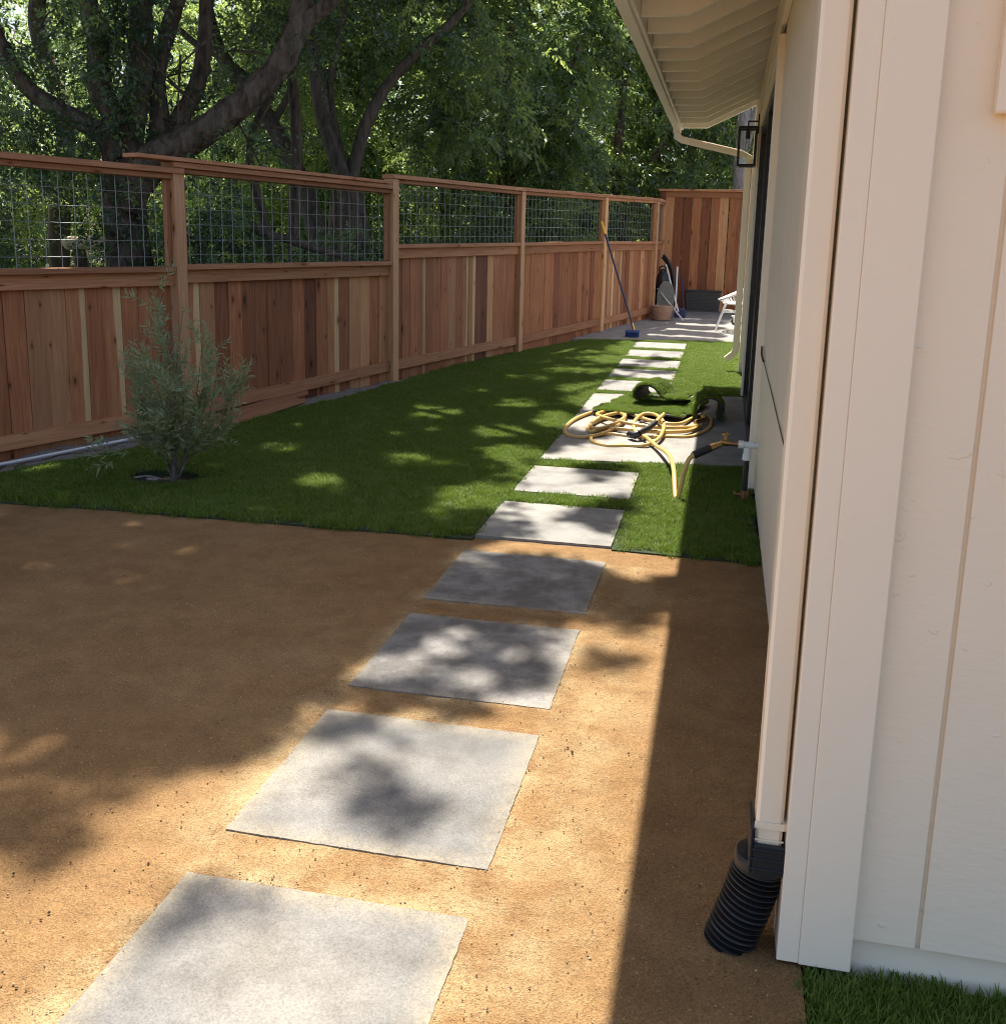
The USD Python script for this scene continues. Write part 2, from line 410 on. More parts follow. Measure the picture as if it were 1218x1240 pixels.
def wood(name, c0, c1, c2, knots=True, sap=None):
    """Long grained board; v of the mesh's st runs along the board in metres (plus a random start), u across it."""
    nodes = {
        'uv': ('uvmap', {'attribute': 'st'}),
        'oi': ('object_info', {}),
        'mp': ('mapping', {'scale': (2.6, 1.1, 1.0)}),
        'n': ('noise_texture', {'scale': 2.2, 'detail': 6.0, 'roughness': 0.6, 'distortion': 0.8}),
        'mf': ('mapping', {'scale': (38.0, 2.5, 1.0)}),
        'nf': ('noise_texture', {'scale': 2.0, 'detail': 4.0, 'roughness': 0.6}),
        'mk': ('mapping', {'scale': (1.05, 3.4, 1.0)}),
        'k': ('voronoi_texture', {'scale': 0.95, 'dimensions': '2D'}), 'kc': ('separate_color', {}), 'kr': ('rgb_ramp', {'ramp': [(0.0, (.3, .3, .3)), (0.5, (1.0, 1.0, 1.0)), (0.52, (9, 9, 9)), (1.0, (9, 9, 9))]}), 'kb': ('rgb_to_bw', {}), 'km': ('math', {'math_type': 'multiply'}),
        'rk': ('rgb_ramp', {'ramp': [(0.012, (.20, .14, .12)), (0.024, (.45, .36, .32)), (0.04, (.72, .66, .62)), (0.075, (.92, .9, .89)), (0.12, (1, 1, 1))]}),
        'r': ('rgb_ramp', {'ramp': [(0.25, c0), (0.5, c1), (0.75, c2)]}),
        'rf': ('rgb_ramp', {'ramp': [(0.3, (.78, .75, .73)), (0.7, (1.12, 1.12, 1.12))]}),
        'rr': ('rgb_ramp', {'ramp': [(0.0, (.74, .70, .70)), (0.5, (1, 1, 1)), (1.0, (1.22, 1.22, 1.2))]}),
        'm1': ('mix_color', {'blend_type': 'multiply', 'fac': 1.0}), 'm2': ('mix_color', {'blend_type': 'multiply', 'fac': 1.0}), 'm3': ('mix_color', {'blend_type': 'multiply', 'fac': 1.0}),
        'b': ('bump', {'strength': 0.5, 'distance': 0.002}),
        'p': ('principled_bsdf', {'roughness': 0.75, 'specular_ior_level': 0.25})}
    links = [('uv.UV', 'mp.vector'), ('mp.vector', 'n.vector'), ('uv.UV', 'mf.vector'), ('mf.vector', 'nf.vector'), ('uv.UV', 'mk.vector'), ('mk.vector', 'k.vector'), ('k.color', 'kc.color'), ('kc.r', 'kr.fac'), ('kr.color', 'kb.color'), ('kb.val', 'km.value1'), ('k.distance', 'km.value2'), ('km.value', 'rk.fac'),
             ('n.fac', 'r.fac'), ('nf.fac', 'rf.fac'), ('oi.random', 'rr.fac'), ('nf.fac', 'b.height'), ('b.normal', 'p.normal'),
             ('rf.color', 'm1.b'), ('m1.result', 'm2.a'), ('rk.color', 'm2.b'), ('m2.result', 'm3.a'), ('rr.color', 'm3.b'), ('m3.result', 'p.base_color')]
    if sap:
        nodes |= {'sx': ('separate_xyz', {}), 'add': ('math', {'math_type': 'multiply_add', 'value2': 0.55}),
                  'rs': ('rgb_ramp', {'ramp': [(sap[0], (0, 0, 0)), (sap[0] + 0.05, (1, 1, 1))]}), 'ms': ('mix_color', {'b': sap[1]}),
                  'msn': ('mapping', {'scale': (0.25, 0.9, 1.0)}), 'ns': ('noise_texture', {'scale': 1.3, 'detail': 3.0})}
        links += [('uv.UV', 'sx.vector'), ('uv.UV', 'msn.vector'), ('msn.vector', 'ns.vector'), ('ns.fac', 'add.value1'), ('sx.x', 'add.value3'), ('add.value', 'rs.fac'), ('rs.color', 'ms.fac'), ('r.color', 'ms.a'), ('ms.result', 'm1.a')]
    else:
        links.append(('r.color', 'm1.a'))
    mat(name, nodes, links)


wood('redwood', (.235, .082, .035), (.33, .126, .054), (.43, .20, .092))
wood('redwood_dark', (.145, .048, .023), (.21, .075, .034), (.28, .115, .054))
wood('redwood_light', (.39, .172, .076), (.48, .24, .112), (.56, .315, .16))
wood('redwood_sap', (.235, .083, .036), (.33, .128, .055), (.43, .20, .092), sap=(1.06, (.60, .42, .22)))
wood('redwood_sap_wide', (.32, .125, .052), (.42, .18, .076), (.52, .26, .12), sap=(0.90, (.60, .41, .21)))
wood('redwood_rail', (.29, .125, .06), (.39, .18, .086), (.48, .26, .135))
wood('fir_post', (.42, .22, .105), (.53, .29, .15), (.61, .37, .205))
BOARD_MATS = ['redwood', 'redwood', 'redwood_dark', 'redwood_light', 'redwood_sap', 'redwood_sap', 'redwood_sap_wide']

plain('galvanised', (.30, .315, .31), 0.45, 0.6)
plain('metal_strip', (.62, .64, .66), 0.4, 0.6)


def paint(name, col, grain=(60, 60, 3.0), bump=0.0025, rough=0.55, chips=True):
    mat(name, {
        'g': ('geometry', {}),
        'mp': ('mapping', {'scale': grain}), 'n': ('noise_texture', {'scale': 1.0, 'detail': 5.0, 'roughness': 0.6}),
        'big': ('noise_texture', {'scale': 1.4, 'detail': 4.0}),
        'mc': ('mapping', {'scale': (9, 9, 13)}), 'c': ('noise_texture', {'scale': 2.3, 'detail': 2.0}),
        'rc': ('rgb_ramp', {'ramp': [(0.70, (0, 0, 0)), (0.74, (1, 1, 1))]}),
        'rb': ('rgb_ramp', {'ramp': [(0.3, tuple(.955 * x for x in col)), (0.7, col)]}),
        'h': ('math', {'math_type': 'multiply_add', 'value2': 0.9}),
        'b': ('bump', {'strength': 0.55, 'distance': bump}),
        'p': ('principled_bsdf', {'roughness': rough, 'specular_ior_level': 0.4})},
        [('g.position', 'mp.vector'), ('g.position', 'big.vector'), ('g.position', 'mc.vector'), ('mp.vector', 'n.vector'), ('mc.vector', 'c.vector'), ('c.fac', 'rc.fac'),
         ('big.fac', 'rb.fac'), ('rb.color', 'p.base_color'), ('rc.color', 'h.value1'), ('n.fac', 'h.value3'), ('h.value', 'b.height'), ('b.normal', 'p.normal')])


paint('cream_siding', (.89, .755, .575), (26, 26, 70), 0.0024)
paint('cream_trim', (.90, .77, .595), (30, 30, 50), 0.0007)
paint('cream_metal', (.89, .755, .57), (3, 3, 3), 0.0003, rough=0.35)
paint('eave_paint', (.90, .86, .78), (50, 5, 50), 0.0006)
plain('roofing', (.06, .06, .065), 0.9, noise=0.4, nscale=60, bump=0.004)
plain('black_frame', (.012, .012, .013), 0.35)
plain('dark_glass', (.01, .011, .012), 0.05)
plain('seam_dark', (.02, .018, .02), 0.8)
plain('black_plastic', (.014, .014, .015), 0.38, spec=0.5)
plain('dark_grey_plastic', (.035, .038, .043), 0.45)
plain('blue_plastic', (.02, .06, .22), 0.4)
plain('navy_metal', (.03, .035, .10), 0.3)
plain('yellow_plastic', (.75, .50, .03), 0.4)
plain('hose_yellow', (.62, .40, .13), 0.38, noise=0.12, nscale=9)
plain('brass', (.55, .36, .14), 0.28, 1.0)
plain('copper', (.42, .22, .12), 0.35, 1.0)
plain('white_pvc', (.78, .78, .77), 0.35)
plain('white_paint', (.80, .79, .76), 0.4)
plain('terracotta', (.36, .22, .15), 0.85, noise=0.25, nscale=25)
plain('grey_board', (.19, .185, .165), 0.85, noise=0.25, nscale=18)
plain('pole_grey', (.62, .64, .66), 0.35)
plain('grain_stone', (.42, .27, .14), 0.9, noise=0.5, nscale=130)
plain('dark_clod', (.09, .055, .03), 0.95, noise=0.4, nscale=90)
plain('house_grey', (.08, .08, .085), 0.8)
plain('pale_debris', (.50, .40, .27), 0.85, noise=0.2, nscale=12)
mat('clear_pane', {'t': ('transparent_bsdf', {'color': (.93, .95, .94)}), 'gl': ('glossy_bsdf', {'color': (1, 1, 1), 'roughness': 0.03}), 'f': ('fresnel', {'IOR': 1.45}), 'x': ('mix_closure', {})},
    [('f.fac', 'x.fac'), ('t.BSDF', 'x.closure1'), ('gl.BSDF', 'x.closure2')], surface='x.closure')

# ------------------------------------------------------------------ ground, gravel, lawn, stones
xs = np.concatenate([np.linspace(-70, -12, 12), np.linspace(-11, 8, 39), np.linspace(12, 70, 12)])
ysg = np.concatenate([np.linspace(-60, -6, 12), np.linspace(-5, 24, 59), np.linspace(28, 90, 14)])
XX, YY = np.meshgrid(xs, ysg)
ZZ = gz(YY) - 0.030
ZZ += np.where((XX < -4.2) & (YY > 3), 0.10 * fbm(np.column_stack([XX.ravel(), YY.ravel()]), 0.7, 3, 3).reshape(XX.shape) - 0.05, 0)
nx, ny = len(xs), len(ysg)
ii, jj = np.meshgrid(np.arange(ny - 1), np.arange(nx - 1), indexing='ij')
quads = np.stack([ii * nx + jj, ii * nx + jj + 1, (ii + 1) * nx + jj + 1, (ii + 1) * nx + jj], -1).reshape(-1, 4)
gm = trimesh.Trimesh(np.column_stack([XX.ravel(), YY.ravel(), ZZ.ravel()]), np.vstack([quads[:, [0, 1, 2]], quads[:, [0, 2, 3]]]), process=False)
said(obj('ground', gm, 'soil', smooth=True), kind='structure')

SX0, SS = -1.0249, 0.610
STONE_Y = [1.105, 1.877, 2.647, 3.414, 4.216, 5.052, 8.584, 9.379, 10.171, 11.019, 11.861]
SLAB = Polygon([(-1.027, 5.85), (0.235, 6.03), (0.235, 8.60), (-1.027, 8.37)])
WALL_X, FRONT_Y = 0.215, 1.755

# crushed granite sheet with gentle unevenness; "dust" marks the pale sand swept against the paver edges
gpoly = Polygon([(-9, -22), (9, -22), (9, 0.19), (0.219, 0.19), (0.219, 1.74), (0.23, 1.74), (0.23, 4.21), (-4.42, 4.21), (-5.2, 1.4), (-9, -2)])
fine_zone = sbox(-4.4, 0.6, 0.23, 4.21)
gv = drape(gpoly.intersection(sbox(-1.9, 0.9, 0.23, 4.21)), 0.028, 0.0)
gv2 = drape(gpoly.difference(sbox(-1.9, 0.9, 0.23, 4.21)), 0.22, 0.0)
gsheet = cat_(gv, gv2)
gsheet.merge_vertices()
pv = gsheet.vertices.copy()
pv[:, 2] += 0.0035 * fbm(pv[:, :2], 2.6, 4, 5) + 0.0016 * fbm(pv[:, :2], 14.0, 3, 6) - 0.001
edge_d = np.full(len(pv), 9.0)
pts2 = shapely.points(pv[:, :2])
for k in (0, 1, 2, 3):
    b = sbox(SX0, STONE_Y[k], SX0 + SS, STONE_Y[k] + SS)
    edge_d = np.minimum(edge_d, shapely.distance(pts2, b) * (1.0 if k < 2 else 1.9))
dust = np.clip(1 - edge_d / 0.16, 0, 1) ** 1.3
dust = np.maximum(dust, 0.55 * np.clip(1 - np.abs(pv[:, 0] + 0.28) / 0.20, 0, 1) * (pv[:, 1] < 4))
gsheet = trimesh.Trimesh(pv, gsheet.faces, process=False)
gp_ = usdkit.mesh(stage, numbered('/World', 'gravel_yard'), gsheet, '/World/Looks/gravel', smooth=True)
UsdGeom.PrimvarsAPI(gp_).CreatePrimvar('dust', Sdf.ValueTypeNames.FloatArray, 'vertex').Set(Vt.FloatArray.FromNumpy(dust.astype(np.float32)))
said(gp_.GetPrim(), kind='structure')

# loose grains and a few dark clods on it
g = np.random.default_rng(11)
grain_protos = []
for k in range(3):
    m = trimesh.creation.icosphere(1, 1.0)
    m.vertices *= (1 + 0.25 * g.normal(size=(len(m.vertices), 1))) * np.array([1, .8, .6])
    grain_protos.append(m)
n = 22000
px, py = g.uniform(-2.6, 0.16, n), 0.9 + 3.2 * g.uniform(0, 1, n) ** 1.7
ne = 1500                                            # grains spilled over the paver rims
ke = g.integers(0, 4, ne); te = g.uniform(0, 4, ne); se = te % 1; side = te.astype(int); oe = np.abs(g.normal(size=ne)) * .012 - .010
ex = np.where(side == 0, SX0 + se * SS, np.where(side == 1, SX0 + SS + oe, np.where(side == 2, SX0 + se * SS, SX0 - oe)))
ey = np.array(STONE_Y)[ke] + np.where(side == 0, -oe, np.where(side == 1, se * SS, np.where(side == 2, SS + oe, se * SS)))
ok = np.ones(n, bool)
for k in range(4):
    ok &= ~((px > SX0 - .004) & (px < SX0 + SS + .004) & (py > STONE_Y[k] - .004) & (py < STONE_Y[k] + SS + .004))
on_stone = np.zeros(n, bool)
ok |= on_stone
px, py = np.concatenate([px[ok], ex]), np.concatenate([py[ok], ey])
sz = 0.0006 + 0.0021 * g.uniform(0, 1, len(px)) ** 5
pz = gz(py) + sz * 0.3 + 0.0015
said(instancer('loose_grit', None, grain_protos, ['grain_stone', 'gravel', 'dark_clod'], np.column_stack([px, py, pz]), rand_quat(len(px), g), sz, np.where(np.arange(len(px)) < ok.sum(), g.choice(3, len(px), p=[.70, .24, .06]), 0)),
     'fine loose grit scattered over the tan crushed granite', 'grit', kind='stuff')
clods = [(-1.302, 1.58), (-1.34, 1.50), (-1.28, 1.452), (-1.31, 1.415), (-1.2, 1.62), (-1.12, 1.72), (-0.33, 2.44), (-0.30, 2.47), (-0.315, 2.42), (-0.33, 2.04), (-0.17, 2.45), (-1.22, 1.53), (-1.37, 1.62)]
cm_, g = [], np.random.default_rng(3)
for (x, y) in clods:
    m = trimesh.creation.icosphere(2, 1.0)
    m.vertices *= (1 + 0.16 * fbm(m.vertices, 2.0, 3, int(1000 * abs(x))))[:, None]
    m.apply_scale(g.uniform(0.0016, 0.004)); m.apply_translation((x, y, gz(y) + 0.003))
    cm_.append(m)
said(obj('dirt_clod', cat_(*cm_), 'dark_clod', smooth=40), 'small dark dirt clods lying on the sunlit granite beside the nearest pavers', 'dirt clods', kind='stuff')


def stone(k, y, label, m, x0=SX0, w=SS, d=SS, lift=0.012):
    nxs = 14
    g = np.random.default_rng(100 + k)
    base = sbox(x0, y, x0 + w, y + d)
    ring = np.array(shapely.segmentize(base.exterior, 0.02).coords)[:-1]
    c = np.array([x0 + w / 2, y + d / 2])
    ring = c + (ring - c) * (1 + 0.0025 * g.normal(size=(len(ring), 1)))
    body = trimesh.creation.extrude_polygon(Polygon(ring), 0.0525)
    v = body.vertices.copy()
    v[:, 2] += gz(v[:, 1]) + lift - 0.0525
    body.vertices = v
    v_, f_ = trimesh.remesh.subdivide_to_size(body.vertices, body.faces, .035, max_iter=10)
    body = trimesh.Trimesh(v_, f_, process=False)
    ed = np.minimum(np.minimum(v_[:, 0] - x0, x0 + w - v_[:, 0]), np.minimum(v_[:, 1] - y, y + d - v_[:, 1]))
    du = np.clip(1 - ed / (.07 if k < 2 else .035), 0, 1) ** 1.2 * (.62 if k == 0 else .5 if k == 1 else .35 if k < 4 else .10)
    pr_ = obj('stepping_stone', body, m)
    UsdGeom.PrimvarsAPI(UsdGeom.Mesh(pr_)).CreatePrimvar('dust', Sdf.ValueTypeNames.FloatArray, 'vertex').Set(Vt.FloatArray.FromNumpy(du.astype(np.float32)))
    return said(pr_, label, 'stepping stone', 'square concrete stepping stones of the path')


STONE_LABELS = [
    'pale square concrete stepping stone nearest the viewer, cut off by the photo\'s bottom edge',
    'pale square concrete stepping stone in sunny granite with leafy shadow across its middle',
    'grey square stepping stone in granite with water stain and big round sun spots',
    'dark shaded stained stepping stone in granite just before the lawn begins',
    'first stepping stone set in the turf, at the lawn\'s front edge',
    'stepping stone in turf between the lawn\'s front edge and the hose slab',
    'sunlit stepping stone directly behind the slab with the hose and turf roll',
    'second stepping stone behind the hose slab, in the turf',
    'third stepping stone behind the hose slab, middle of the far five',
    'fourth stepping stone behind the hose slab, last but one before patio',
    'farthest stepping stone, right against the front edge of the patio']
for k, y in enumerate(STONE_Y):
    stone(k, y, STONE_LABELS[k], 'paver_pale' if k < 2 else 'paver_stained' if k < 4 else 'paver_lawn', lift=0.002 if k < 4 else 0.012)

sl = drape(SLAB, 0.3, -0.10, 0.112)
said(obj('concrete_landing', sl, 'slab_concrete'), kind='structure')
PATIO = Polygon([(-1.62, 12.50), (0.5, 12.80), (3.0, 12.9), (3.0, 16.6), (-1.05, 16.6), (-1.10, 15.1), (-1.62, 13.3), (-1.85, 12.5)])
said(obj('patio', drape(PATIO, 0.3, -0.10, 0.112), 'slab_concrete'), kind='structure')
# paved joint lines of the patio are cut as shallow strips of shadow between two pours: one saw cut

# ------------------------------------------------------------------ artificial lawn
LAWN = Polygon([(-4.36, 4.05), (-3.36, 4.10), (-2.73, 4.15), (-1.5, 4.165), (SX0, 4.175), (SX0, 4.205), (SX0 + SS + .005, 4.205), (SX0 + SS + .005, 4.19), (0.213, 4.17), (0.213, 12.85), (-1.62, 12.52), (-1.72, 12.38), (-2.13, 11.2), (-2.55, 9.9), (-2.80, 8.3), (-2.95, 7.5), (-3.13, 6.9), (-3.25, 6.1), (-3.52, 5.28), (-3.80, 4.62), (-4.30, 4.3)])
HOLE = affinity.scale(Point(-2.90, 4.80).buffer(1.0), 0.21, 0.145)
_g = np.random.default_rng(5)
HOLE = Polygon([(x + _g.normal() * .006, y + _g.normal() * .006) for x, y in list(HOLE.exterior.coords)[:-1:2]])
TURF = LAWN.difference(HOLE).difference(SLAB.buffer(0.006))
for k in range(4, 11):
    TURF = TURF.difference(sbox(SX0 - 0.004, STONE_Y[k] - 0.012, SX0 + SS + 0.004, STONE_Y[k] + SS + 0.006))
TURF = TURF.buffer(0)
CORNER_TURF = Polygon([(0.222, 0.2), (2.6, 0.2), (2.6, 1.752), (0.312, 1.752), (0.312, 1.733), (0.225, 1.730)])


def blade(g, h, lean, w=0.0032):
    a = g.uniform(0, 6.28)
    d = np.array([math.cos(a), math.sin(a), 0]); s = np.array([-d[1], d[0], 0]) * w / 2
    base = np.zeros(3); mid = d * lean * 0.35 + [0, 0, h * 0.6]; tip = d * lean + [0, 0, h]
    v = np.array([base - s, base + s, mid - s * .9, mid + s * .9, tip])
    return v, np.array([[0, 1, 3], [0, 3, 2], [2, 3, 4]])


def tuft(seed, nb, R, hmin, hmax, lean):
    g = np.random.default_rng(seed)
    V, F, k = [], [], 0
    for _ in range(nb):
        v, f = blade(g, g.uniform(hmin, hmax), g.uniform(0.2, 1.0) * lean)
        r, a = R * math.sqrt(g.uniform()), g.uniform(0, 6.28)
        V.append(v + [r * math.cos(a), r * math.sin(a), -0.002]); F.append(f + k); k += 5
    return trimesh.Trimesh(np.vstack(V), np.vstack(F), process=False)


TUFTS = [tuft(1, 140, .05, .016, .029, .022), tuft(2, 140, .05, .015, .030, .026), tuft(3, 130, .05, .016, .028, .020), tuft(4, 60, .05, .018, .031, .03)]
TUFT_MATS = ['grass_green', 'grass_green', 'grass_olive', 'grass_olive']


def blades(name, parent, poly, step, seed, label, inset=0.018, lift=0.0, zf=None, scale=1.0):
    g = np.random.default_rng(seed)
    x0, y0, x1, y1 = poly.bounds
    X, Y = np.meshgrid(np.arange(x0, x1, step), np.arange(y0, y1, step))
    X = X.ravel() + g.uniform(-.5, .5, X.size) * step; Y = Y.ravel() + g.uniform(-.5, .5, Y.size) * step
    inner = poly.buffer(-inset)
    shapely.prepare(inner)
    ok = shapely.contains_xy(inner, X, Y)
    X, Y = X[ok], Y[ok]
    Z = (gz(Y) if zf is None else zf(X, Y)) + lift
    n = len(X)
    clump = fbm(np.column_stack([X, Y]), 2.2, 3, seed)
    idx = np.where(g.uniform(size=n) < 0.28 + 0.14 * clump, g.choice([2, 3], n), g.choice([0, 1], n))
    return instancer(name, parent, TUFTS, TUFT_MATS, np.column_stack([X, Y, Z]), rand_quat(n, g, 0.16), scale * g.uniform(.85, 1.15, n), idx)


said(obj('artificial_turf', drape(TURF, 0.25, -0.02, 0.026), 'turf_backing'), kind='structure')
said(blades('turf_blades', None, TURF, 0.047, 21, ''), 'dense green artificial grass of the side yard lawn', 'turf', kind='stuff')
said(obj('artificial_turf', drape(CORNER_TURF, 0.2, -0.032, 0.020), 'turf_backing'), kind='structure')
said(blades('turf_blades', None, CORNER_TURF.intersection(sbox(0.2, 0.9, 1.6, 1.8)), 0.030, 22, '', inset=0.012, scale=.92, lift=-.013), 'shaded dark green turf strip at the foot of the house corner', 'turf', kind='stuff')

hp = drape(HOLE.buffer(0.02), 0.06, -0.018)
hv = hp.vertices.copy(); hv[:, 2] += 0.008 * fbm(hv[:, :2], 14, 3, 2); hp.vertices = hv
said(obj('planting_hole', hp, 'dark_soil', smooth=True), kind='structure')
# bare grey strip of soil between the lawn and the fence
STRIP = Polygon([(-3.13, 6.85), (-2.95, 7.45), (-2.80, 8.2), (-2.70, 8.9), (-2.86, 8.55), (-3.75, 5.9), (-4.0, 5.0), (-3.80, 4.62), (-3.25, 6.1)])
st_ = drape(STRIP, 0.07, -0.004)
sv = st_.vertices.copy(); sv[:, 2] += 0.014 * fbm(sv[:, :2], 9, 4, 9); st_.vertices = sv
said(obj('bare_soil_strip', st_, 'grey_soil', smooth=True), kind='structure')

# ------------------------------------------------------------------ fences
FENCE = thing('side_fence', 'long redwood fence with wire mesh top panels along the left of the lawn', 'fence')
POSTS = [(-5.12, 1.65), (-4.37, 3.95), (-3.62, 6.25), (-2.88, 8.55), (-2.24, 11.0), (-1.61, 13.35), (-1.07, 15.15), (-1.035, 16.30)]
#          top left/right of panel, rail left/right, number of stacked top rails
PANELS = [(1.745, 1.745, 1.105, 1.105, 1), (1.745, 1.745, 1.105, 1.105, 1), (1.785, 1.775, 1.118, 1.130, 2), (1.865, 1.895, 1.275, 1.312, 1), (1.895, 1.945, 1.312, 1.355, 1), (1.945, 1.985, 1.355, 1.372, 1), (1.985, 2.0, 1.372, 1.38, 1)]
bg = np.random.default_rng(42)


def lumber(p, q, w, t, up, m, name, parent, c=0.003):
    """A straight piece of timber whose grain runs from p to q; st for the wood materials."""
    p, q = np.array(p, float), np.array(q, float)
    d = q - p; L = np.linalg.norm(d); d /= L
    s = np.cross(d, np.array(up, float)); s /= np.linalg.norm(s)
    u = np.cross(s, d)
    mesh = chamfer_box(0, L, -w / 2, w / 2, -t / 2, t / 2, c)
    v = np.array(mesh.vertices)
    uv = np.column_stack([(v[:, 1] + v[:, 2]) / max(w, t) + .5, v[:, 0] + bg.uniform(0, 40)])
    world_v = p + v[:, :1] * d + v[:, 1:2] * s + v[:, 2:] * u
    f = np.array(mesh.faces)
    if np.dot(np.cross(d, s), u) < 0:
        f = f[:, ::-1]
    return obj(name, trimesh.Trimesh(world_v, f, process=False), m, parent, uv=uv)


def board(P, d, nrm, x0, x1, n0, n1, z00, z01, m, parent, top=None):
    """One upright picket in a fence line: x along the fence, n across it."""
    lean = bg.normal() * 0.0025
    V, UV = [], []
    dn = bg.uniform(-0.003, 0.003)
    r = bg.uniform(0, 60)
    for (x, nn, z) in [(x0, n0, z00), (x1, n0, z00), (x1, n1, z00), (x0, n1, z00), (x0, n0, z01), (x1, n0, z01), (x1, n1, z01), (x0, n1, z01)]:
        xx = x + (lean if z == z01 else 0)
        V.append([P[0] + d[0] * xx + nrm[0] * (nn + dn), P[1] + d[1] * xx + nrm[1] * (nn + dn), z])
        UV.append([(x - x0) / (x1 - x0), z + r])
    F = np.array([[0, 1, 5, 4], [1, 2, 6, 5], [2, 3, 7, 6], [3, 0, 4, 7], [4, 5, 6, 7], [3, 2, 1, 0]])
    F = np.vstack([F[:, [0, 1, 2]], F[:, [0, 2, 3]]])
    return obj('board', trimesh.Trimesh(V, F, process=False), m, parent, uv=np.array(UV))


for i in range(len(POSTS) - 1):
    P, Q = np.array(POSTS[i]), np.array(POSTS[i + 1])
    d = (Q - P); L = np.linalg.norm(d); d /= L
    nrm = np.array([d[1], -d[0]])                    # towards the yard
    t0, t1, m0, m1, stack = PANELS[i]
    at = lambda x, n, z: (P[0] + d[0] * x + nrm[0] * n, P[1] + d[1] * x + nrm[1] * n, z)
    zz = lambda a, b, x: a + (b - a) * x / L
    base0, base1 = float(gz(P[1])) - (0.05 if i < 3 else 0.0), float(gz(Q[1])) - (0.05 if i < 2 else 0.0)
    h = 0.0445
    x0, x1 = h, L - h
    # pickets
    x = x0
    while x < x1 - 0.02:
        w = min(bg.uniform(0.128, 0.146), x1 - x)
        zb = zz(base0, base1, x) + bg.uniform(-.06, -.03)
        board(P, d, nrm, x + .0012, x + w - .0012, -0.019, 0.0, zb, zz(m0, m1, x) - 0.045, BOARD_MATS[bg.integers(len(BOARD_MATS))], FENCE)
        x += w
    # shadow board behind so no light leaks, as the overlapping back pickets do
    x = x0 + 0.06
    while x < x1 - 0.08:
        w = min(0.14, x1 - x)
        board(P, d, nrm, x, x + w - .002, -0.043, -0.025, zz(base0, base1, x) - .04, zz(m0, m1, x) - 0.05, 'redwood_dark', FENCE)
        x += w
    # rails: kick rail, fascia under the mesh, sill cap, head rail, cap
    kb0, kb1 = base0 + 0.135, base1 + 0.135
    lumber(at(x0, .014, kb0), at(x1, .014, kb1), 0.09, 0.026, nrm.tolist() + [0], 'redwood_rail', 'rail', FENCE)
    lumber(at(x0, .012, m0 - 0.082), at(x1, .012, m1 - 0.082), 0.088, 0.022, nrm.tolist() + [0], 'redwood_rail', 'rail', FENCE)
    lumber(at(x0, .004, m0 - 0.019), at(x1, .004, m1 - 0.019), 0.092, 0.036, (0, 0, 1), 'redwood_rail', 'sill_rail', FENCE)
    over = 0.045
    cap_n = 0.0
    lumber(at(-over if i != 3 else -0.05, cap_n, t0 - 0.019), at(L + over * (i not in (2,)) - 0.05 * (i == 2), cap_n, t1 - 0.019), 0.125, 0.037, (0, 0, 1), 'redwood_rail', 'cap', FENCE)
    lumber(at(x0, 0, t0 - 0.056), at(x1, 0, t1 - 0.056), 0.086, 0.034, (0, 0, 1), 'redwood_rail', 'head_rail', FENCE)
    if i == 2:   # the second layer of cap that starts left of the post
        lumber(at(-0.35, 0.006, t0 + 0.016), at(L - 0.10, 0.006, t1 + 0.016), 0.138, 0.026, (0, 0, 1), 'redwood_rail', 'cap', FENCE)
    # upright liners that hold the mesh
    for xx in (x0 + 0.02, x1 - 0.02):
        lumber(at(xx, 0.0, zz(m0, m1, xx)), at(xx, 0.0, zz(t0, t1, xx) - 0.074), 0.036, 0.040, nrm.tolist() + [0], 'redwood_rail', 'liner', FENCE)
    # welded wire mesh
    a0, a1 = x0 + 0.038, x1 - 0.038
    ws, r = [], 0.0021
    for xx in np.arange(a0 + 0.05, a1, 0.1016):
        j = bg.normal(size=2) * 0.0025
        zl, zh = zz(m0, m1, xx), zz(t0, t1, xx) - 0.07
        zs = np.linspace(zl, zh, 5)
        ws.append(tube([at(xx + j[0] + .0016 * math.sin(3 * z_ + xx * 5), -0.012, z_) for z_ in zs], r, 5, False))
    k = 0
    while True:
        off = 0.062 + 0.1016 * k
        if m0 + off > t0 - 0.09:
            break
        q = np.linspace(a0, a1, 14)
        wv = bg.normal(size=14) * 0.0014
        ws.append(tube([at(xx, -0.007, zz(m0, m1, xx) + off + wv[n_]) for n_, xx in enumerate(q)], r, 5, False))
        k += 1
    obj('wire_mesh', cat_(*ws), 'galvanised', FENCE)
for i, (x, y) in enumerate(POSTS):
    tops = [PANELS[j][0 if j == i else 1] for j in (i - 1, i) if 0 <= j < len(PANELS)]
    t = max(tops) - 0.039 if i != 3 else max(tops) - 0.039
    P = np.array(POSTS[max(i - 1, 0)]); Q = np.array(POSTS[min(i + 1, len(POSTS) - 1)])
    d = (Q - P) / np.linalg.norm(Q - P); nrm = np.array([d[1], -d[0]])
    lumber((x + nrm[0] * .006, y + nrm[1] * .006, float(gz(y)) - 0.12), (x + nrm[0] * .006, y + nrm[1] * .006, t), 0.089, 0.096, (nrm[0], nrm[1], 0), 'fir_post', 'post', FENCE)

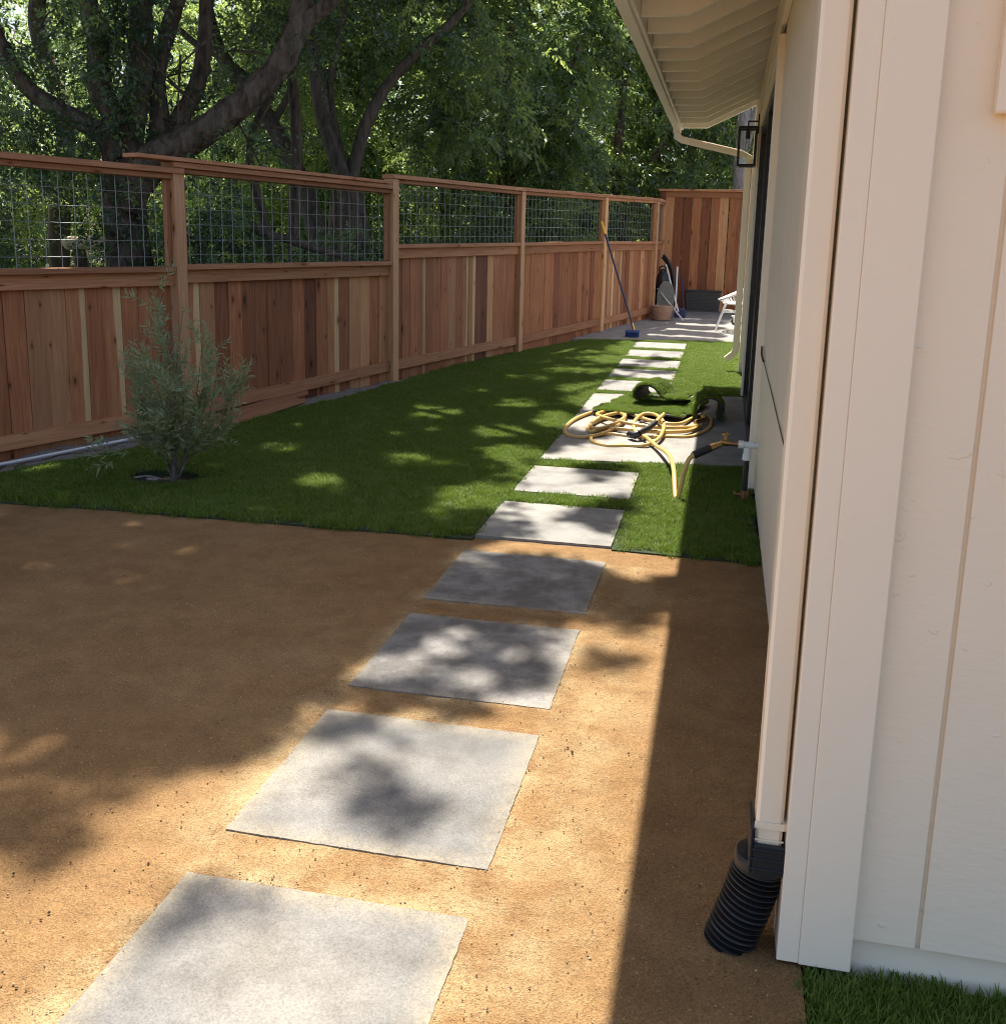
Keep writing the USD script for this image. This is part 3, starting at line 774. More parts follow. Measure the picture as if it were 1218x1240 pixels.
BACK = thing('back_fence', 'solid redwood board fence closing the far end of the patio', 'fence')
YB = 16.47
x = -1.00
while x < 2.6:
    w = bg.uniform(0.132, 0.146)
    gap = bg.choice([.0015, .0015, .004, .002])
    board((0, YB), (1, 0), (0, -1), x + gap, x + w - gap, -0.019, 0.0, float(gz(YB)) - 0.02 + bg.uniform(0, .02), 2.10, BOARD_MATS[bg.integers(len(BOARD_MATS) - 1)], BACK)
    x += w
lumber((-1.12, YB - .0, 2.17), (2.6, YB, 2.17), 0.14, 0.036, (0, 0, 1), 'redwood_rail', 'cap', BACK)
lumber((-1.05, YB - .013, 2.105), (2.6, YB - .013, 2.105), 0.088, 0.022, (0, -1, 0), 'redwood_rail', 'rail', BACK)
lumber((-1.05, YB + .04, 0.7), (2.6, YB + .04, 0.7), 0.088, 0.036, (0, -1, 0), 'redwood_dark', 'rail', BACK)
lumber((-1.05, YB + .04, 1.5), (2.6, YB + .04, 1.5), 0.088, 0.036, (0, -1, 0), 'redwood_dark', 'rail', BACK)
lumber((-1.05, YB + .01, 0.1), (-1.05, YB + .01, 2.15), 0.089, 0.089, (0, -1, 0), 'redwood_dark', 'post', BACK)
# ------------------------------------------------------------------ house
HOUSE = thing('house', 'cream painted house with open rafter eave along the right of the yard', 'house')
HY1 = 10.22                                                 # far end of the long wall


def siding_panel(P, d, nrm, L, z0, z1, grooves, thick=0.016, gw=0.009, gd=0.007):
    """Grooved plywood siding as one closed sheet; grooves are real recesses."""
    prof = [(0, 0)]
    for x in grooves:
        prof += [(x - gw / 2, 0), (x - gw / 2 + .0015, -gd), (x + gw / 2 - .0015, -gd), (x + gw / 2, 0)]
    prof += [(L, 0), (L, -thick), (0, -thick)]
    pr = np.array(prof)
    n = len(pr)
    poly = Polygon(pr)
    m = trimesh.creation.extrude_polygon(poly, z1 - z0)
    v = m.vertices.copy()
    out = np.column_stack([P[0] + d[0] * v[:, 0] + nrm[0] * v[:, 1], P[1] + d[1] * v[:, 0] + nrm[1] * v[:, 1], v[:, 2] + z0])
    m = trimesh.Trimesh(out, m.faces, process=False)
    if m.volume < 0:
        m.invert()
    return m


# front wall, facing the viewer
obj('front_wall', siding_panel((0.25, FRONT_Y), (1, 0), (0, -1), 3.4, 0.062, 2.72, [0.171, 0.374, 0.577, 0.78, 0.983, 1.186, 1.389, 1.6, 1.8]), 'cream_siding', HOUSE)
obj('foundation', bx(0.26, 3.6, FRONT_Y + 0.012, FRONT_Y + 0.1, -0.1, 0.075), 'cream_trim', HOUSE)
obj('corner_board', chamfer_box(0.2135, 0.306, 1.735, 1.7545, 0.004, 2.70, 0.002), 'cream_trim', HOUSE)
obj('corner_board', chamfer_box(0.174, 0.2132, 1.7358, 1.84, 0.006, 2.70, 0.0015), 'cream_trim', HOUSE)
obj('window_casing', chamfer_box(0.386, 0.48, 1.727, 1.7535, 1.527, 2.5, 0.003), 'cream_trim', HOUSE)
obj('window_casing', chamfer_box(0.483, 1.6, 1.727, 1.7535, 1.527, 1.60, 0.003), 'cream_trim', HOUSE)
obj('window_casing', chamfer_box(1.603, 1.69, 1.727, 1.7535, 1.527, 2.5, 0.003), 'cream_trim', HOUSE)
obj('window_pane', bx(0.483, 1.6, 1.745, 1.752, 1.603, 2.5), 'dark_glass', HOUSE)
# long wall beside the lawn
obj('side_wall', siding_panel((WALL_X, 1.845), (0, 1), (-1, 0), 3.605, 0.075, 2.72, list(np.arange(0.3, 3.5, 0.4064)), gw=0.006, gd=0.004), 'cream_siding', HOUSE)
obj('foundation', bx(WALL_X + 0.012, WALL_X + 0.1, 1.84, 5.45, -0.1, 0.09), 'cream_trim', HOUSE)
obj('door_casing', chamfer_box(0.180, 0.235, 5.452, 5.545, 0.03, 2.36, 0.003), 'cream_trim', HOUSE)
obj('door_casing', chamfer_box(0.182, 0.235, 8.60, 8.70, 0.09, 2.36, 0.003), 'cream_trim', HOUSE)
obj('door_casing', chamfer_box(0.183, 0.235, 5.548, 8.597, 2.26, 2.358, 0.003), 'cream_trim', HOUSE)
dr = obj('sliding_door', cat_(bx(0.195, 0.245, 5.56, 5.63, 0.045, 2.255), bx(0.20, 0.245, 8.52, 8.59, 0.085, 2.255), bx(0.201, 0.245, 5.633, 8.517, 2.18, 2.254), bx(0.201, 0.245, 5.633, 8.517, 0.07, 0.13), bx(0.202, 0.244, 7.02, 7.10, 0.133, 2.177)), 'black_frame', HOUSE)
obj('pane', bx(0.222, 0.230, 5.633, 7.017, 0.133, 2.177), 'dark_glass', dr)
obj('pane', bx(0.222, 0.230, 7.103, 8.517, 0.133, 2.177), 'dark_glass', dr)
obj('handle', chamfer_box(0.170, 0.198, 7.03, 7.06, 1.0, 1.22, 0.003), 'black_frame', dr)
obj('side_wall', siding_panel((WALL_X, 8.702), (0, 1), (-1, 0), HY1 - 8.702, 0.10, 2.72, list(np.arange(0.25, 1.5, 0.4064)), gw=0.006, gd=0.004), 'cream_siding', HOUSE)
obj('corner_board', chamfer_box(0.176, 0.2135, HY1 - 0.11, HY1 + 0.02, 0.08, 2.70, 0.003), 'cream_trim', HOUSE)
obj('corner_board', chamfer_box(0.216, 0.30, HY1 + 0.001, HY1 + 0.021, 0.08, 2.70, 0.003), 'cream_trim', HOUSE)
obj('back_wall', bx(0.25, 3.6, HY1 - 0.02, HY1, 0.0, 2.7), 'cream_siding', HOUSE)
obj('frieze_board', chamfer_box(0.183, 0.2135, 1.845, HY1 - 0.115, 2.40, 2.60, 0.003), 'cream_trim', HOUSE)
obj('inner_wall', bx(0.34, 0.36, 1.84, HY1 - 0.03, 0, 2.65), 'seam_dark', HOUSE)
# filled nail heads and knocks in the trim
nh, ng = [], np.random.default_rng(77)
for z in (0.12, 0.52, 0.93, 1.34, 1.66):
    for x in (0.232, 0.286):
        c_ = trimesh.creation.cylinder(ng.uniform(.0022, .0036), .0016, sections=10)
        c_.apply_transform(trimesh.transformations.rotation_matrix(math.pi / 2, (1, 0, 0))); c_.apply_translation((x + ng.normal() * .006, 1.7349, z + ng.normal() * .03)); nh.append(c_)
obj('nail_heads', cat_(*nh), 'cream_trim', HOUSE)
nh = []
for z in (0.11, 0.30, 0.62, 0.98, 1.31, 1.62):
    for x in (0.335, 0.352, 0.392, 0.56, 0.595):
        if ng.uniform() < .75:
            c_ = trimesh.creation.cylinder(ng.uniform(.0022, .0034), .002, sections=10)
            c_.apply_transform(trimesh.transformations.rotation_matrix(math.pi / 2, (1, 0, 0))); c_.apply_translation((x + ng.normal() * .004, FRONT_Y - .0002, z + ng.normal() * .05)); nh.append(c_)
obj('nail_heads', cat_(*nh), 'cream_siding', HOUSE)
# thin black cable stapled on the shaded wall
wl = smooth_tube([(0.209, 5.40, 0.80), (0.207, 5.2, 0.775), (0.209, 4.75, 0.755), (0.2105, 4.2, 0.74), (0.2105, 3.6, 0.722), (0.211, 3.2, 0.71)], 0.0022, sides=6)
obj('wall_cable', cat_(wl, smooth_tube([(0.206, 5.40, 0.81), (0.203, 5.25, 0.785), (0.206, 5.08, 0.77)], 0.006, sides=7)), 'black_plastic', HOUSE)

# eave: rafters with level tails, fascia with gutter, sheathing above
EX, KX, SL = -0.515, -0.262, 0.47
ZT = 2.425                                                 # underside of the tails
Y_EAVE0, Y_EAVE1 = 1.42, 10.22
roof_under = lambda X: 2.535 + SL * (X - EX)
ry = Y_EAVE0 + 0.05
rafter_y = list(np.arange(10.19, Y_EAVE0, -0.4064))
for y in rafter_y:
    prof = [(EX + 0.022, ZT), (KX, ZT), (0.62, ZT + SL * (0.62 - KX)), (0.62, roof_under(0.62) - .002), (EX + 0.022, roof_under(EX + .022) - .002)]
    m = trimesh.creation.extrude_polygon(Polygon(prof), 0.038)
    v = m.vertices.copy()
    m = trimesh.Trimesh(np.column_stack([v[:, 0], y - 0.019 + v[:, 2], v[:, 1]]), m.faces[:, ::-1], process=False)
    obj('rafter', m, 'eave_paint', HOUSE)
# sheathing boards seen between the rafters
for k, x in enumerate(np.arange(EX + 0.02, 0.6, 0.14)):
    x2 = min(x + 0.137, 0.62)
    vs = [(x, roof_under(x)), (x2, roof_under(x2)), (x2, roof_under(x2) + 0.018), (x, roof_under(x) + 0.018)]
    m = trimesh.creation.extrude_polygon(Polygon(vs), Y_EAVE1 + 0.04 - Y_EAVE0)
    v = m.vertices.copy()
    obj('roof_board', trimesh.Trimesh(np.column_stack([v[:, 0], Y_EAVE0 + v[:, 2], v[:, 1]]), m.faces[:, ::-1], process=False), 'eave_paint', HOUSE)
# the roof itself, over the whole house
rv = [(EX - 0.02, roof_under(EX - .02) + .022), (4.2, roof_under(4.2) + .022), (4.2, roof_under(4.2) + .05), (EX - 0.02, roof_under(EX - .02) + .05)]
m = trimesh.creation.extrude_polygon(Polygon(rv), Y_EAVE1 + 0.05 - Y_EAVE0 + 0.02)
v = m.vertices.copy()
obj('roof', trimesh.Trimesh(np.column_stack([v[:, 0], Y_EAVE0 - 0.02 + v[:, 2], v[:, 1]]), m.faces[:, ::-1], process=False), 'roofing', HOUSE)
obj('fascia', chamfer_box(EX, EX + 0.02, Y_EAVE0, Y_EAVE1 + 0.03, ZT - 0.012, roof_under(EX) + 0.015, 0.002), 'eave_paint', HOUSE)
# gable wall tops so that no light falls in
for y in (FRONT_Y + 0.02, HY1 - 0.018):
    m = trimesh.creation.extrude_polygon(Polygon([(0.25, 2.6), (3.6, 2.6), (3.6, roof_under(3.6) - .002), (0.25, roof_under(.25) - .002)]), 0.016)
    v = m.vertices.copy()
    obj('gable_wall', trimesh.Trimesh(np.column_stack([v[:, 0], y + v[:, 2], v[:, 1]]), m.faces[:, ::-1], process=False), 'cream_siding', HOUSE)
obj('far_side_wall', bx(3.58, 3.6, 1.8, HY1 - .03, 0, 4.4), 'cream_siding', HOUSE)


GZ0 = 2.392
gprof = [(EX - .001, GZ0 + .1), (EX - .001, GZ0), (EX - .058, GZ0), (EX - .064, GZ0 + .045), (EX - .082, GZ0 + .06), (EX - .082, GZ0 + .1), (EX - .077, GZ0 + .1), (EX - .077, GZ0 + .064), (EX - .059, GZ0 + .049), (EX - .054, GZ0 + .004), (EX - .006, GZ0 + .004), (EX - .006, GZ0 + .1)]
m = trimesh.creation.extrude_polygon(Polygon(gprof), Y_EAVE1 + 0.08 - Y_EAVE0)
v = m.vertices.copy()
m = trimesh.Trimesh(np.column_stack([v[:, 0], Y_EAVE0 - 0.02 + v[:, 2], v[:, 1]]), m.faces[:, ::-1], process=False)
endc = bx(EX - .078, EX - .002, Y_EAVE1 + 0.0605, Y_EAVE1 + 0.064, GZ0 + .002, GZ0 + .101)
obj('gutter', cat_(m, endc), 'eave_paint', HOUSE)


def rect_pipe(pts, w, t, up):
    """A rectangular downspout through the points: each run a bevelled tube of section w x t, mitred by overlap-free caps."""
    p = np.array(pts, float)
    up = np.array(up, float)
    rings = []
    for i in range(len(p)):
        d0 = p[i] - p[i - 1] if i else p[1] - p[0]
        d1 = p[i + 1] - p[i] if i < len(p) - 1 else d0
        d0 = d0 / np.linalg.norm(d0); d1 = d1 / np.linalg.norm(d1)
        tt = d0 + d1; tt /= np.linalg.norm(tt)
        s = up - tt * np.dot(up, tt); s /= np.linalg.norm(s)
        u = np.cross(tt, s)
        k = 1 / max(0.5, np.dot(tt, d0))
        c = 0.006
        sec = [(-w / 2 + c, -t / 2), (w / 2 - c, -t / 2), (w / 2, -t / 2 + c), (w / 2, t / 2 - c), (w / 2 - c, t / 2), (-w / 2 + c, t / 2), (-w / 2, t / 2 - c), (-w / 2, -t / 2 + c)]
        rings.append([p[i] + s * a + u * b * k for a, b in sec])
    n = len(p); V = np.array(rings).reshape(-1, 3); F = []
    for i in range(n - 1):
        for j in range(8):
            a, b = i * 8 + j, i * 8 + (j + 1) % 8
            F += [[a, b, b + 8], [a, b + 8, a + 8]]
    for j in range(1, 7):
        F += [[0, j + 1, j], [(n - 1) * 8, (n - 1) * 8 + j, (n - 1) * 8 + j + 1]]
    m = trimesh.Trimesh(V, F, process=False)
    if m.volume < 0:
        m.invert()
    return m


# near downspout on the corner; it ends in the black drain pipe
ds = obj('downspout', rect_pipe([(0.1435, 1.79, 0.225), (0.1435, 1.79, 1.2), (0.1435, 1.79, 2.26), (-0.25, 1.79, 2.345), (-0.545, 1.79, 2.36), (-0.545, 1.79, 2.392)], 0.0725, 0.049, (0, 1, 0)), 'cream_metal', HOUSE)
said(ds, 'near downspout beside the front corner board')
obj('strap', cat_(bx(0.1165, 0.1705, 1.7515, 1.7525, 0.262, 0.276), bx(0.1665, 0.1745, 1.7527, 1.80, 0.262, 0.276)), 'cream_metal', ds)
obj('strap', bx(0.1185, 0.1705, 1.7515, 1.7525, 0.238, 0.241), 'cream_metal', ds)
ds2 = obj('downspout', rect_pipe([(-0.545, 10.17, 2.392), (-0.545, 10.17, 2.345), (-0.50, 10.17, 2.315), (0.06, 10.17, 2.19), (0.139, 10.17, 2.15), (0.139, 10.17, 0.33), (0.12, 10.17, 0.285), (0.05, 10.17, 0.225)], 0.06, 0.062, (0, 1, 0)), 'cream_metal', HOUSE)
said(ds2, 'far downspout with an arm from the gutter and a kicked-out foot')

# corrugated black drain pipe below the near downspout
DR = thing('drain_pipe', 'black corrugated plastic drain pipe at the foot of the near downspout', 'drain pipe', (0, 0, 0))
cpath = catmull([(0.136, 1.80, 0.172), (0.131, 1.80, 0.14), (0.118, 1.795, 0.09), (0.102, 1.79, 0.04), (0.086, 1.785, -0.01)], 28)
s_ = np.concatenate([[0], np.cumsum(np.linalg.norm(np.diff(cpath, axis=0), axis=1))])
cr = 0.0455 + 0.0042 * np.clip(np.sin(s_ / 0.0118 * 2 * np.pi) * 1.6, -1, 1)
obj('hose', tube(cpath, cr, 40), 'black_plastic', DR, smooth=50)
ad = [chamfer_box(0.1165, 0.1735, 1.742, 1.752, 0.172, 0.233, .002), chamfer_box(0.1165, 0.1735, 1.828, 1.838, 0.172, 0.232, .002), chamfer_box(0.1095, 0.116, 1.742, 1.838, 0.172, 0.266, .002), chamfer_box(0.1695, 0.1735, 1.7525, 1.8275, 0.172, 0.232, .0015)]
for zc in (0.185, 0.205, 0.224):
    ad.append(chamfer_box(0.1095, 0.1742, 1.7395, 1.7425, zc - .0025, zc + .0025, .0008))
obj('adapter', cat_(*ad), 'black_plastic', DR)
obj('collar', lathe([(0.0, 0.0), (0.048, 0.0), (0.051, 0.005), (0.051, 0.022), (0.046, 0.030), (0.0, 0.031)], 32, (0.136, 1.80, 0.156)), 'black_plastic', DR, smooth=40)

# wall lantern by the door
LN = thing('wall_lantern', 'black box wall lantern with clear panes beside the sliding door', 'lantern')
lx, ly, lz0, lz1, hw = 0.098, 8.65, 1.955, 2.262, 0.066
fr = []
for sx in (-1, 1):
    for sy in (-1, 1):
        fr.append(bx(lx + sx * hw - .009, lx + sx * hw + .009, ly + sy * hw - .009, ly + sy * hw + .009, lz0 + .0185, lz1 - .0185))
for z in (lz0, lz1 - .018):
    for s in (-1, 1):
        fr.append(bx(lx - hw - .0095, lx + hw + .0095, ly + s * hw - .0095, ly + s * hw + .0095, z, z + .018))
        fr.append(bx(lx + s * hw - .0092, lx + s * hw + .0092, ly - hw + .010, ly + hw - .010, z + .0005, z + .0175))
obj('frame', cat_(*fr), 'black_frame', LN)
obj('roof_plate', cat_(bx(lx - hw, lx + hw, ly - hw, ly + hw, lz1 + .0005, lz1 + .005)), 'black_frame', LN)
obj('arm', cat_(bx(lx - .006, lx + .006, ly - .006, ly + .006, lz1 + .0055, lz1 + .04), bx(lx - .0065, 0.170, ly - .0065, ly + .0065, lz1 + .0405, lz1 + .053)), 'black_frame', LN)
obj('wall_plate', chamfer_box(0.171, 0.1815, ly - .045, ly + .045, lz1 - .05, lz1 + .10, .003), 'black_frame', LN)
obj('lamp_holder', lathe([(0, 0), (.016, 0), (.018, .01), (.018, .06), (.011, .075), (0, .078)], 16, (lx, ly, lz1 - .09)), 'black_frame', LN, smooth=40)
obj('bulb', lathe([(0, 0), (.012, .004), (.016, .02), (.015, .055), (.012, .085), (0, .088)], 16, (lx, ly, lz1 - .185)), 'clear_pane', LN, smooth=60)
for s in (-1, 1):
    obj('pane', bx(lx - hw + .0095, lx + hw - .0095, ly + s * hw - .001, ly + s * hw + .001, lz0 + .0185, lz1 - .0185), 'clear_pane', LN)
    obj('pane', bx(lx + s * hw - .001, lx + s * hw + .001, ly - hw + .0095, ly + hw - .0095, lz0 + .0185, lz1 - .0185), 'clear_pane', LN)

# spigot on its standpipe, hose
SP = thing('spigot', 'outdoor tap on a white and black standpipe against the shaded house wall', 'spigot')
sx_, sy_ = 0.163, 5.20
obj('tee', cat_(tube([(sx_ - .045, sy_, .325), (sx_ + .052, sy_, .325)], .0165, 14), tube([(sx_ - .047, sy_, .325), (sx_ - .02, sy_, .325)], .021, 14), tube([(sx_ + .012, sy_, .325), (sx_ + .030, sy_, .325)], .021, 14), tube([(sx_, sy_, .31), (sx_, sy_, .25)], .0185, 14), tube([(sx_, sy_, .278), (sx_, sy_, .246)], .022, 14)), 'white_pvc', SP, smooth=40)
obj('standpipe', tube([(sx_, sy_, .246), (sx_, sy_, .085)], .0145, 14), 'black_plastic', SP, smooth=40)
obj('coupling', cat_(tube([(sx_, sy_, .085), (sx_, sy_, .03)], .020, 8), tube([(sx_, sy_, .07), (sx_, sy_, .052)], .0235, 8), tube([(sx_ - .02, sy_, .06), (sx_ - .05, sy_, .062)], .008, 10), tube([(sx_ - .05, sy_ - .018, .062), (sx_ - .05, sy_ + .018, .072)], .006, 8)), 'copper', SP)
obj('pipe_nipple', tube([(sx_ - .047, sy_, .325), (sx_ - .095, sy_, .327)], .0115, 12), 'copper', SP, smooth=40)
obj('valve', cat_(tube([(sx_ - .092, sy_, .327), (sx_ - .135, sy_ - .004, .330)], .016, 10), tube([(sx_ - .112, sy_, .330), (sx_ - .112, sy_, .37)], .008, 10), tube([(sx_ - .122, sy_, .327), (sx_ - .16, sy_ - .012, .312)], .0145, 10)), 'brass', SP, smooth=40)
hd = trimesh.creation.torus(0.019, 0.0042, 20, 8); hd.apply_translation((sx_ - .112, sy_, .374))
obj('handle', cat_(hd, tube([(sx_ - .131, sy_, .374), (sx_ - .093, sy_, .374)], .003, 6), tube([(sx_ - .112, sy_ - .019, .374), (sx_ - .112, sy_ + .019, .374)], .003, 6)), 'brass', SP, smooth=40)

HO = thing('garden_hose', 'yellow garden hose looped on the slab and joined to the spigot', 'hose')
obj('fitting', tube([(0.006, 5.187, .313), (-.022, 5.18, .301)], .0185, 10), 'brass', HO, smooth=30)
obj('grip', cat_(tube(catmull([(-.020, 5.18, .302), (-.055, 5.17, .286), (-.105, 5.155, .262)], 5), [.0205] * 11, 14), ), 'black_plastic', HO, smooth=40)
obj('sleeve', tube([(-.103, 5.156, .263), (-.112, 5.153, .258)], .0175, 14), 'hose_yellow', HO, smooth=40)
HA = [(-0.108, 5.155, .260), (-0.128, 5.15, .235), (-0.148, 5.14, .17), (-0.160, 5.13, .09), (-0.172, 5.135, .034), (-0.184, 5.16, .036), (-0.197, 5.26, .085), (-0.212, 5.43, .12), (-0.245, 5.72, .125), (-0.295, 6.02, .10), (-0.36, 6.28, .075)]
HB = [(-0.436, 6.496), (-0.525, 6.712), (-0.569, 7.02), (-0.525, 7.255), (-0.433, 7.22), (-0.356, 6.937), (-0.359, 6.546), (-0.431, 6.369), (-0.546, 6.358), (-0.675, 6.319), (-0.783, 6.414), (-0.798, 6.57), (-0.689, 6.688), (-0.491, 6.639), (-0.326, 6.718), (-0.169, 6.768), (-0.06, 7.031), (-0.037, 7.379), (-0.096, 7.594),
      (-0.173, 7.40), (-0.267, 7.10), (-0.446, 7.13), (-0.615, 7.35), (-0.773, 7.50), (-0.91, 7.40), (-0.999, 7.10), (-1.020, 6.80), (-0.976, 6.58), (-0.854, 6.51), (-0.727, 6.676), (-0.657, 7.0), (-0.659, 7.30), (-0.732, 7.42), (-0.815, 7.16), (-0.871, 6.87), (-0.832, 6.71), (-0.733, 6.80), (-0.603, 6.79), (-0.414, 6.75), (-0.2, 6.86), (-0.108, 7.13),
      (-0.203, 6.95), (-0.393, 6.86), (-0.57, 6.91), (-0.76, 7.05), (-0.855, 7.22), (-0.79, 7.38), (-0.66, 7.26), (-0.676, 6.96), (-0.77, 6.74), (-0.85, 6.82), (-0.83, 7.10), (-0.71, 7.33), (-0.56, 7.36)]
hz = np.array([.055, .045, .05, .075, .085, .08, .05, .03, .016] + [.016] * 9 + [.018] + [.030, .040, .045, .045, .035, .030, .028, .022, .02, .022, .032, .045, .05, .04, .03, .022, .022, .035, .042, .045, .040, .032] + [.05, .058, .062, .066, .060, .05, .055, .06, .05, .045, .05, .055, .05])
HBp = [(x, y, float(gz(y)) + 0.006 + .75 * hz[i]) for i, (x, y) in enumerate(HB)]
obj('hose_line', smooth_tube(HA + HBp, 0.0128, sides=10, n=8), 'hose_yellow', HO, smooth=True)
cA = np.array([-0.47, 6.55, .10]); 
obj('end_grip', cat_(tube([(-0.50, 6.56, .095), (-0.44, 6.68, .115), (-0.405, 6.80, .135)], [.021, .020, .019], 12), tube([(-0.56, 6.60, .08), (-0.52, 6.55, .085), (-0.50, 6.56, .095)], [.024, .026, .022], 10)), 'black_plastic', HO, smooth=40)
obj('end_stub', tube([(-0.405, 6.80, .135), (-0.385, 6.90, .15), (-0.362, 6.98, .165)], .0135, 12), 'hose_yellow', HO, smooth=40)
obj('hose_end', smooth_tube([(-0.096, 7.47, .085), (-0.11, 7.40, .105), (-0.10, 7.3, .115), (-0.085, 7.22, .105)], .0128, sides=10), 'hose_yellow', HO, smooth=True)
obj('hose_end_fitting', tube([(-0.15, 7.16, .09), (-0.085, 7.22, .105)], .017, 10), 'brass', HO, smooth=40)


# ------------------------------------------------------------------ turf offcuts on the slab
def sheet_curve(profile, width, nseg=40, across=8, thick=0.012, edge=0.0, seed=0):
    """A strip of turf: profile = [(s-x, z)...] swept along y over width. Returns the mesh plus point/normal samples of its pile side."""
    c = catmull([(x, 0, z) for x, z in profile], 8)
    t = np.gradient(c, axis=0); t /= np.linalg.norm(t, axis=1, keepdims=True)
    nn = np.column_stack([-t[:, 2], np.zeros(len(t)), t[:, 0]])
    ysw = np.linspace(-width / 2, width / 2, across)
    top = (c[:, None] + np.array([0, 1, 0]) * ysw[None, :, None]).reshape(-1, 3)
    bot = top - np.repeat(nn, across, 0) * thick
    n = len(c); V = np.vstack([top, bot]); F = []
    o = n * across
    for i in range(n - 1):
        for j in range(across - 1):
            a, b, c_, d = i * across + j, i * across + j + 1, (i + 1) * across + j + 1, (i + 1) * across + j
            F += [[a, d, c_], [a, c_, b], [o + a, o + b, o + c_], [o + a, o + c_, o + d]]
    for i in range(n - 1):
        for j, sgn in ((0, 1), (across - 1, -1)):
            a, d = i * across + j, (i + 1) * across + j
            q = [[a, o + a, o + d], [a, o + d, d]]
            F += q if sgn > 0 else [r[::-1] for r in q]
    for i, sgn in ((0, 1), (n - 1, -1)):
        for j in range(across - 1):
            a, b = i * across + j, i * across + j + 1
            q = [[a, b, o + b], [a, o + b, o + a]]
            F += q if sgn > 0 else [r[::-1] for r in q]
    return trimesh.Trimesh(V, F, process=False), c, nn


def quat_from_to(n_):
    """Quaternions that turn +z to the unit vectors n_."""
    n_ = np.asarray(n_)
    z = np.array([0, 0, 1.0])
    ax = np.cross(z, n_); w = 1 + n_ @ z
    q = np.column_stack([w, ax])
    bad = np.linalg.norm(q, axis=1) < 1e-4
    q[bad] = [0, 1, 0, 0]
    return q / np.linalg.norm(q, axis=1, keepdims=True)


def offcut(label, loc, rotz, profile, width, seed, step=0.032):
    T = thing('turf_offcut', label, 'turf offcut', loc, rotz)
    m, c, nn = sheet_curve(profile, width)
    obj('backing', m, 'turf_underside', T)
    g = np.random.default_rng(seed)
    L = np.concatenate([[0], np.cumsum(np.linalg.norm(np.diff(c, axis=0), axis=1))])
    n = int(L[-1] * width / step ** 2)
    s = g.uniform(0.01, L[-1] - 0.01, n)
    P = np.column_stack([np.interp(s, L, c[:, k]) for k in range(3)])
    N = np.column_stack([np.interp(s, L, nn[:, k]) for k in range(3)]); N /= np.linalg.norm(N, axis=1, keepdims=True)
    P[:, 1] = g.uniform(-width / 2 + .012, width / 2 - .012, n)
    idx = g.choice(4, n, p=[.36, .36, .16, .12])
    said(instancer('pile', T, TUFTS, TUFT_MATS, P, quat_from_to(N), g.uniform(.8, 1.05, n) * 0.9, idx), kind='stuff')
    return T


zs_ = float(gz(7.6)) + 0.012
offcut('flat green turf offcut lying on the slab behind the hose coil', (-0.49, 7.72, zs_), -0.2, [(-0.34, .032), (-0.2, .04), (0.0, .036), (0.2, .05), (0.34, .042)], 0.86, 31)
offcut('curled sunlit turf offcut arching on top of the flat piece', (-0.46, 7.84, zs_ + .055), -0.22, [(-0.115, .03), (-0.14, .07), (-0.115, .125), (-0.05, .150), (0.02, .130), (0.07, .080), (0.13, .055), (0.24, .06)], 0.34, 32)
offcut('rolled turf offcut in the house shadow showing its black backing', (-0.06, 7.5, zs_), 0.1, [(-0.10, .02), (-0.112, .08), (-0.085, .15), (-0.01, .178), (0.065, .15), (0.085, .08), (0.075, .015)], 0.30, 33)
# ------------------------------------------------------------------ loose boards and edging by the fence
for k, (p, q, label) in enumerate([
        ((-3.42, 5.95), (-3.30, 7.30), 'loose redwood board lying nearest the fence on the bare soil'),
        ((-3.31, 6.02), (-3.17, 7.22), 'loose redwood board lying at the lawn\'s edge behind the olive'),
        ((-3.37, 6.25), (-3.23, 7.42), 'loose redwood board lying on top of two others by the fence')]):
    zb = float(gz(6.6)) + (0.02 if k < 2 else 0.052)
    d = np.array([q[0] - p[0], q[1] - p[1]]); 
    t = lumber((*p, zb - .01), (*q, zb + .015), 0.088, 0.03, (0, 0, 1), 'redwood_rail' if k != 1 else 'redwood_light', 'loose_board', None)
    said(t, label, 'board', 'loose boards along the foot of the fence')
said(obj('edging_strip', smooth_tube([(-4.25, 3.98, .03), (-3.90, 4.72, .035), (-3.70, 5.30, .04), (-3.46, 5.98, .045), (-3.37, 6.30, .04)], 0.011, sides=8, n=5), 'metal_strip', smooth=True), 'thin pale metal edging strip along the lawn in front of the fence', 'edging')

# ------------------------------------------------------------------ leaves


def leaf_mesh(l, w, fold=0.25, droop=0.15, g=None):
    v = np.array([[0, 0, 0], [l * .42, w / 2, fold * w / 2], [l * .42, -w / 2, fold * w / 2], [l, 0, -droop * l], [l * .45, 0, 0]])
    return v, np.array([[0, 2, 4], [0, 4, 1], [4, 2, 3], [4, 3, 1]])


def rot_from(d, up):
    x = d / np.linalg.norm(d)
    y = np.cross(up, x); y /= np.linalg.norm(y) + 1e-9
    return np.column_stack([x, y, np.cross(x, y)])


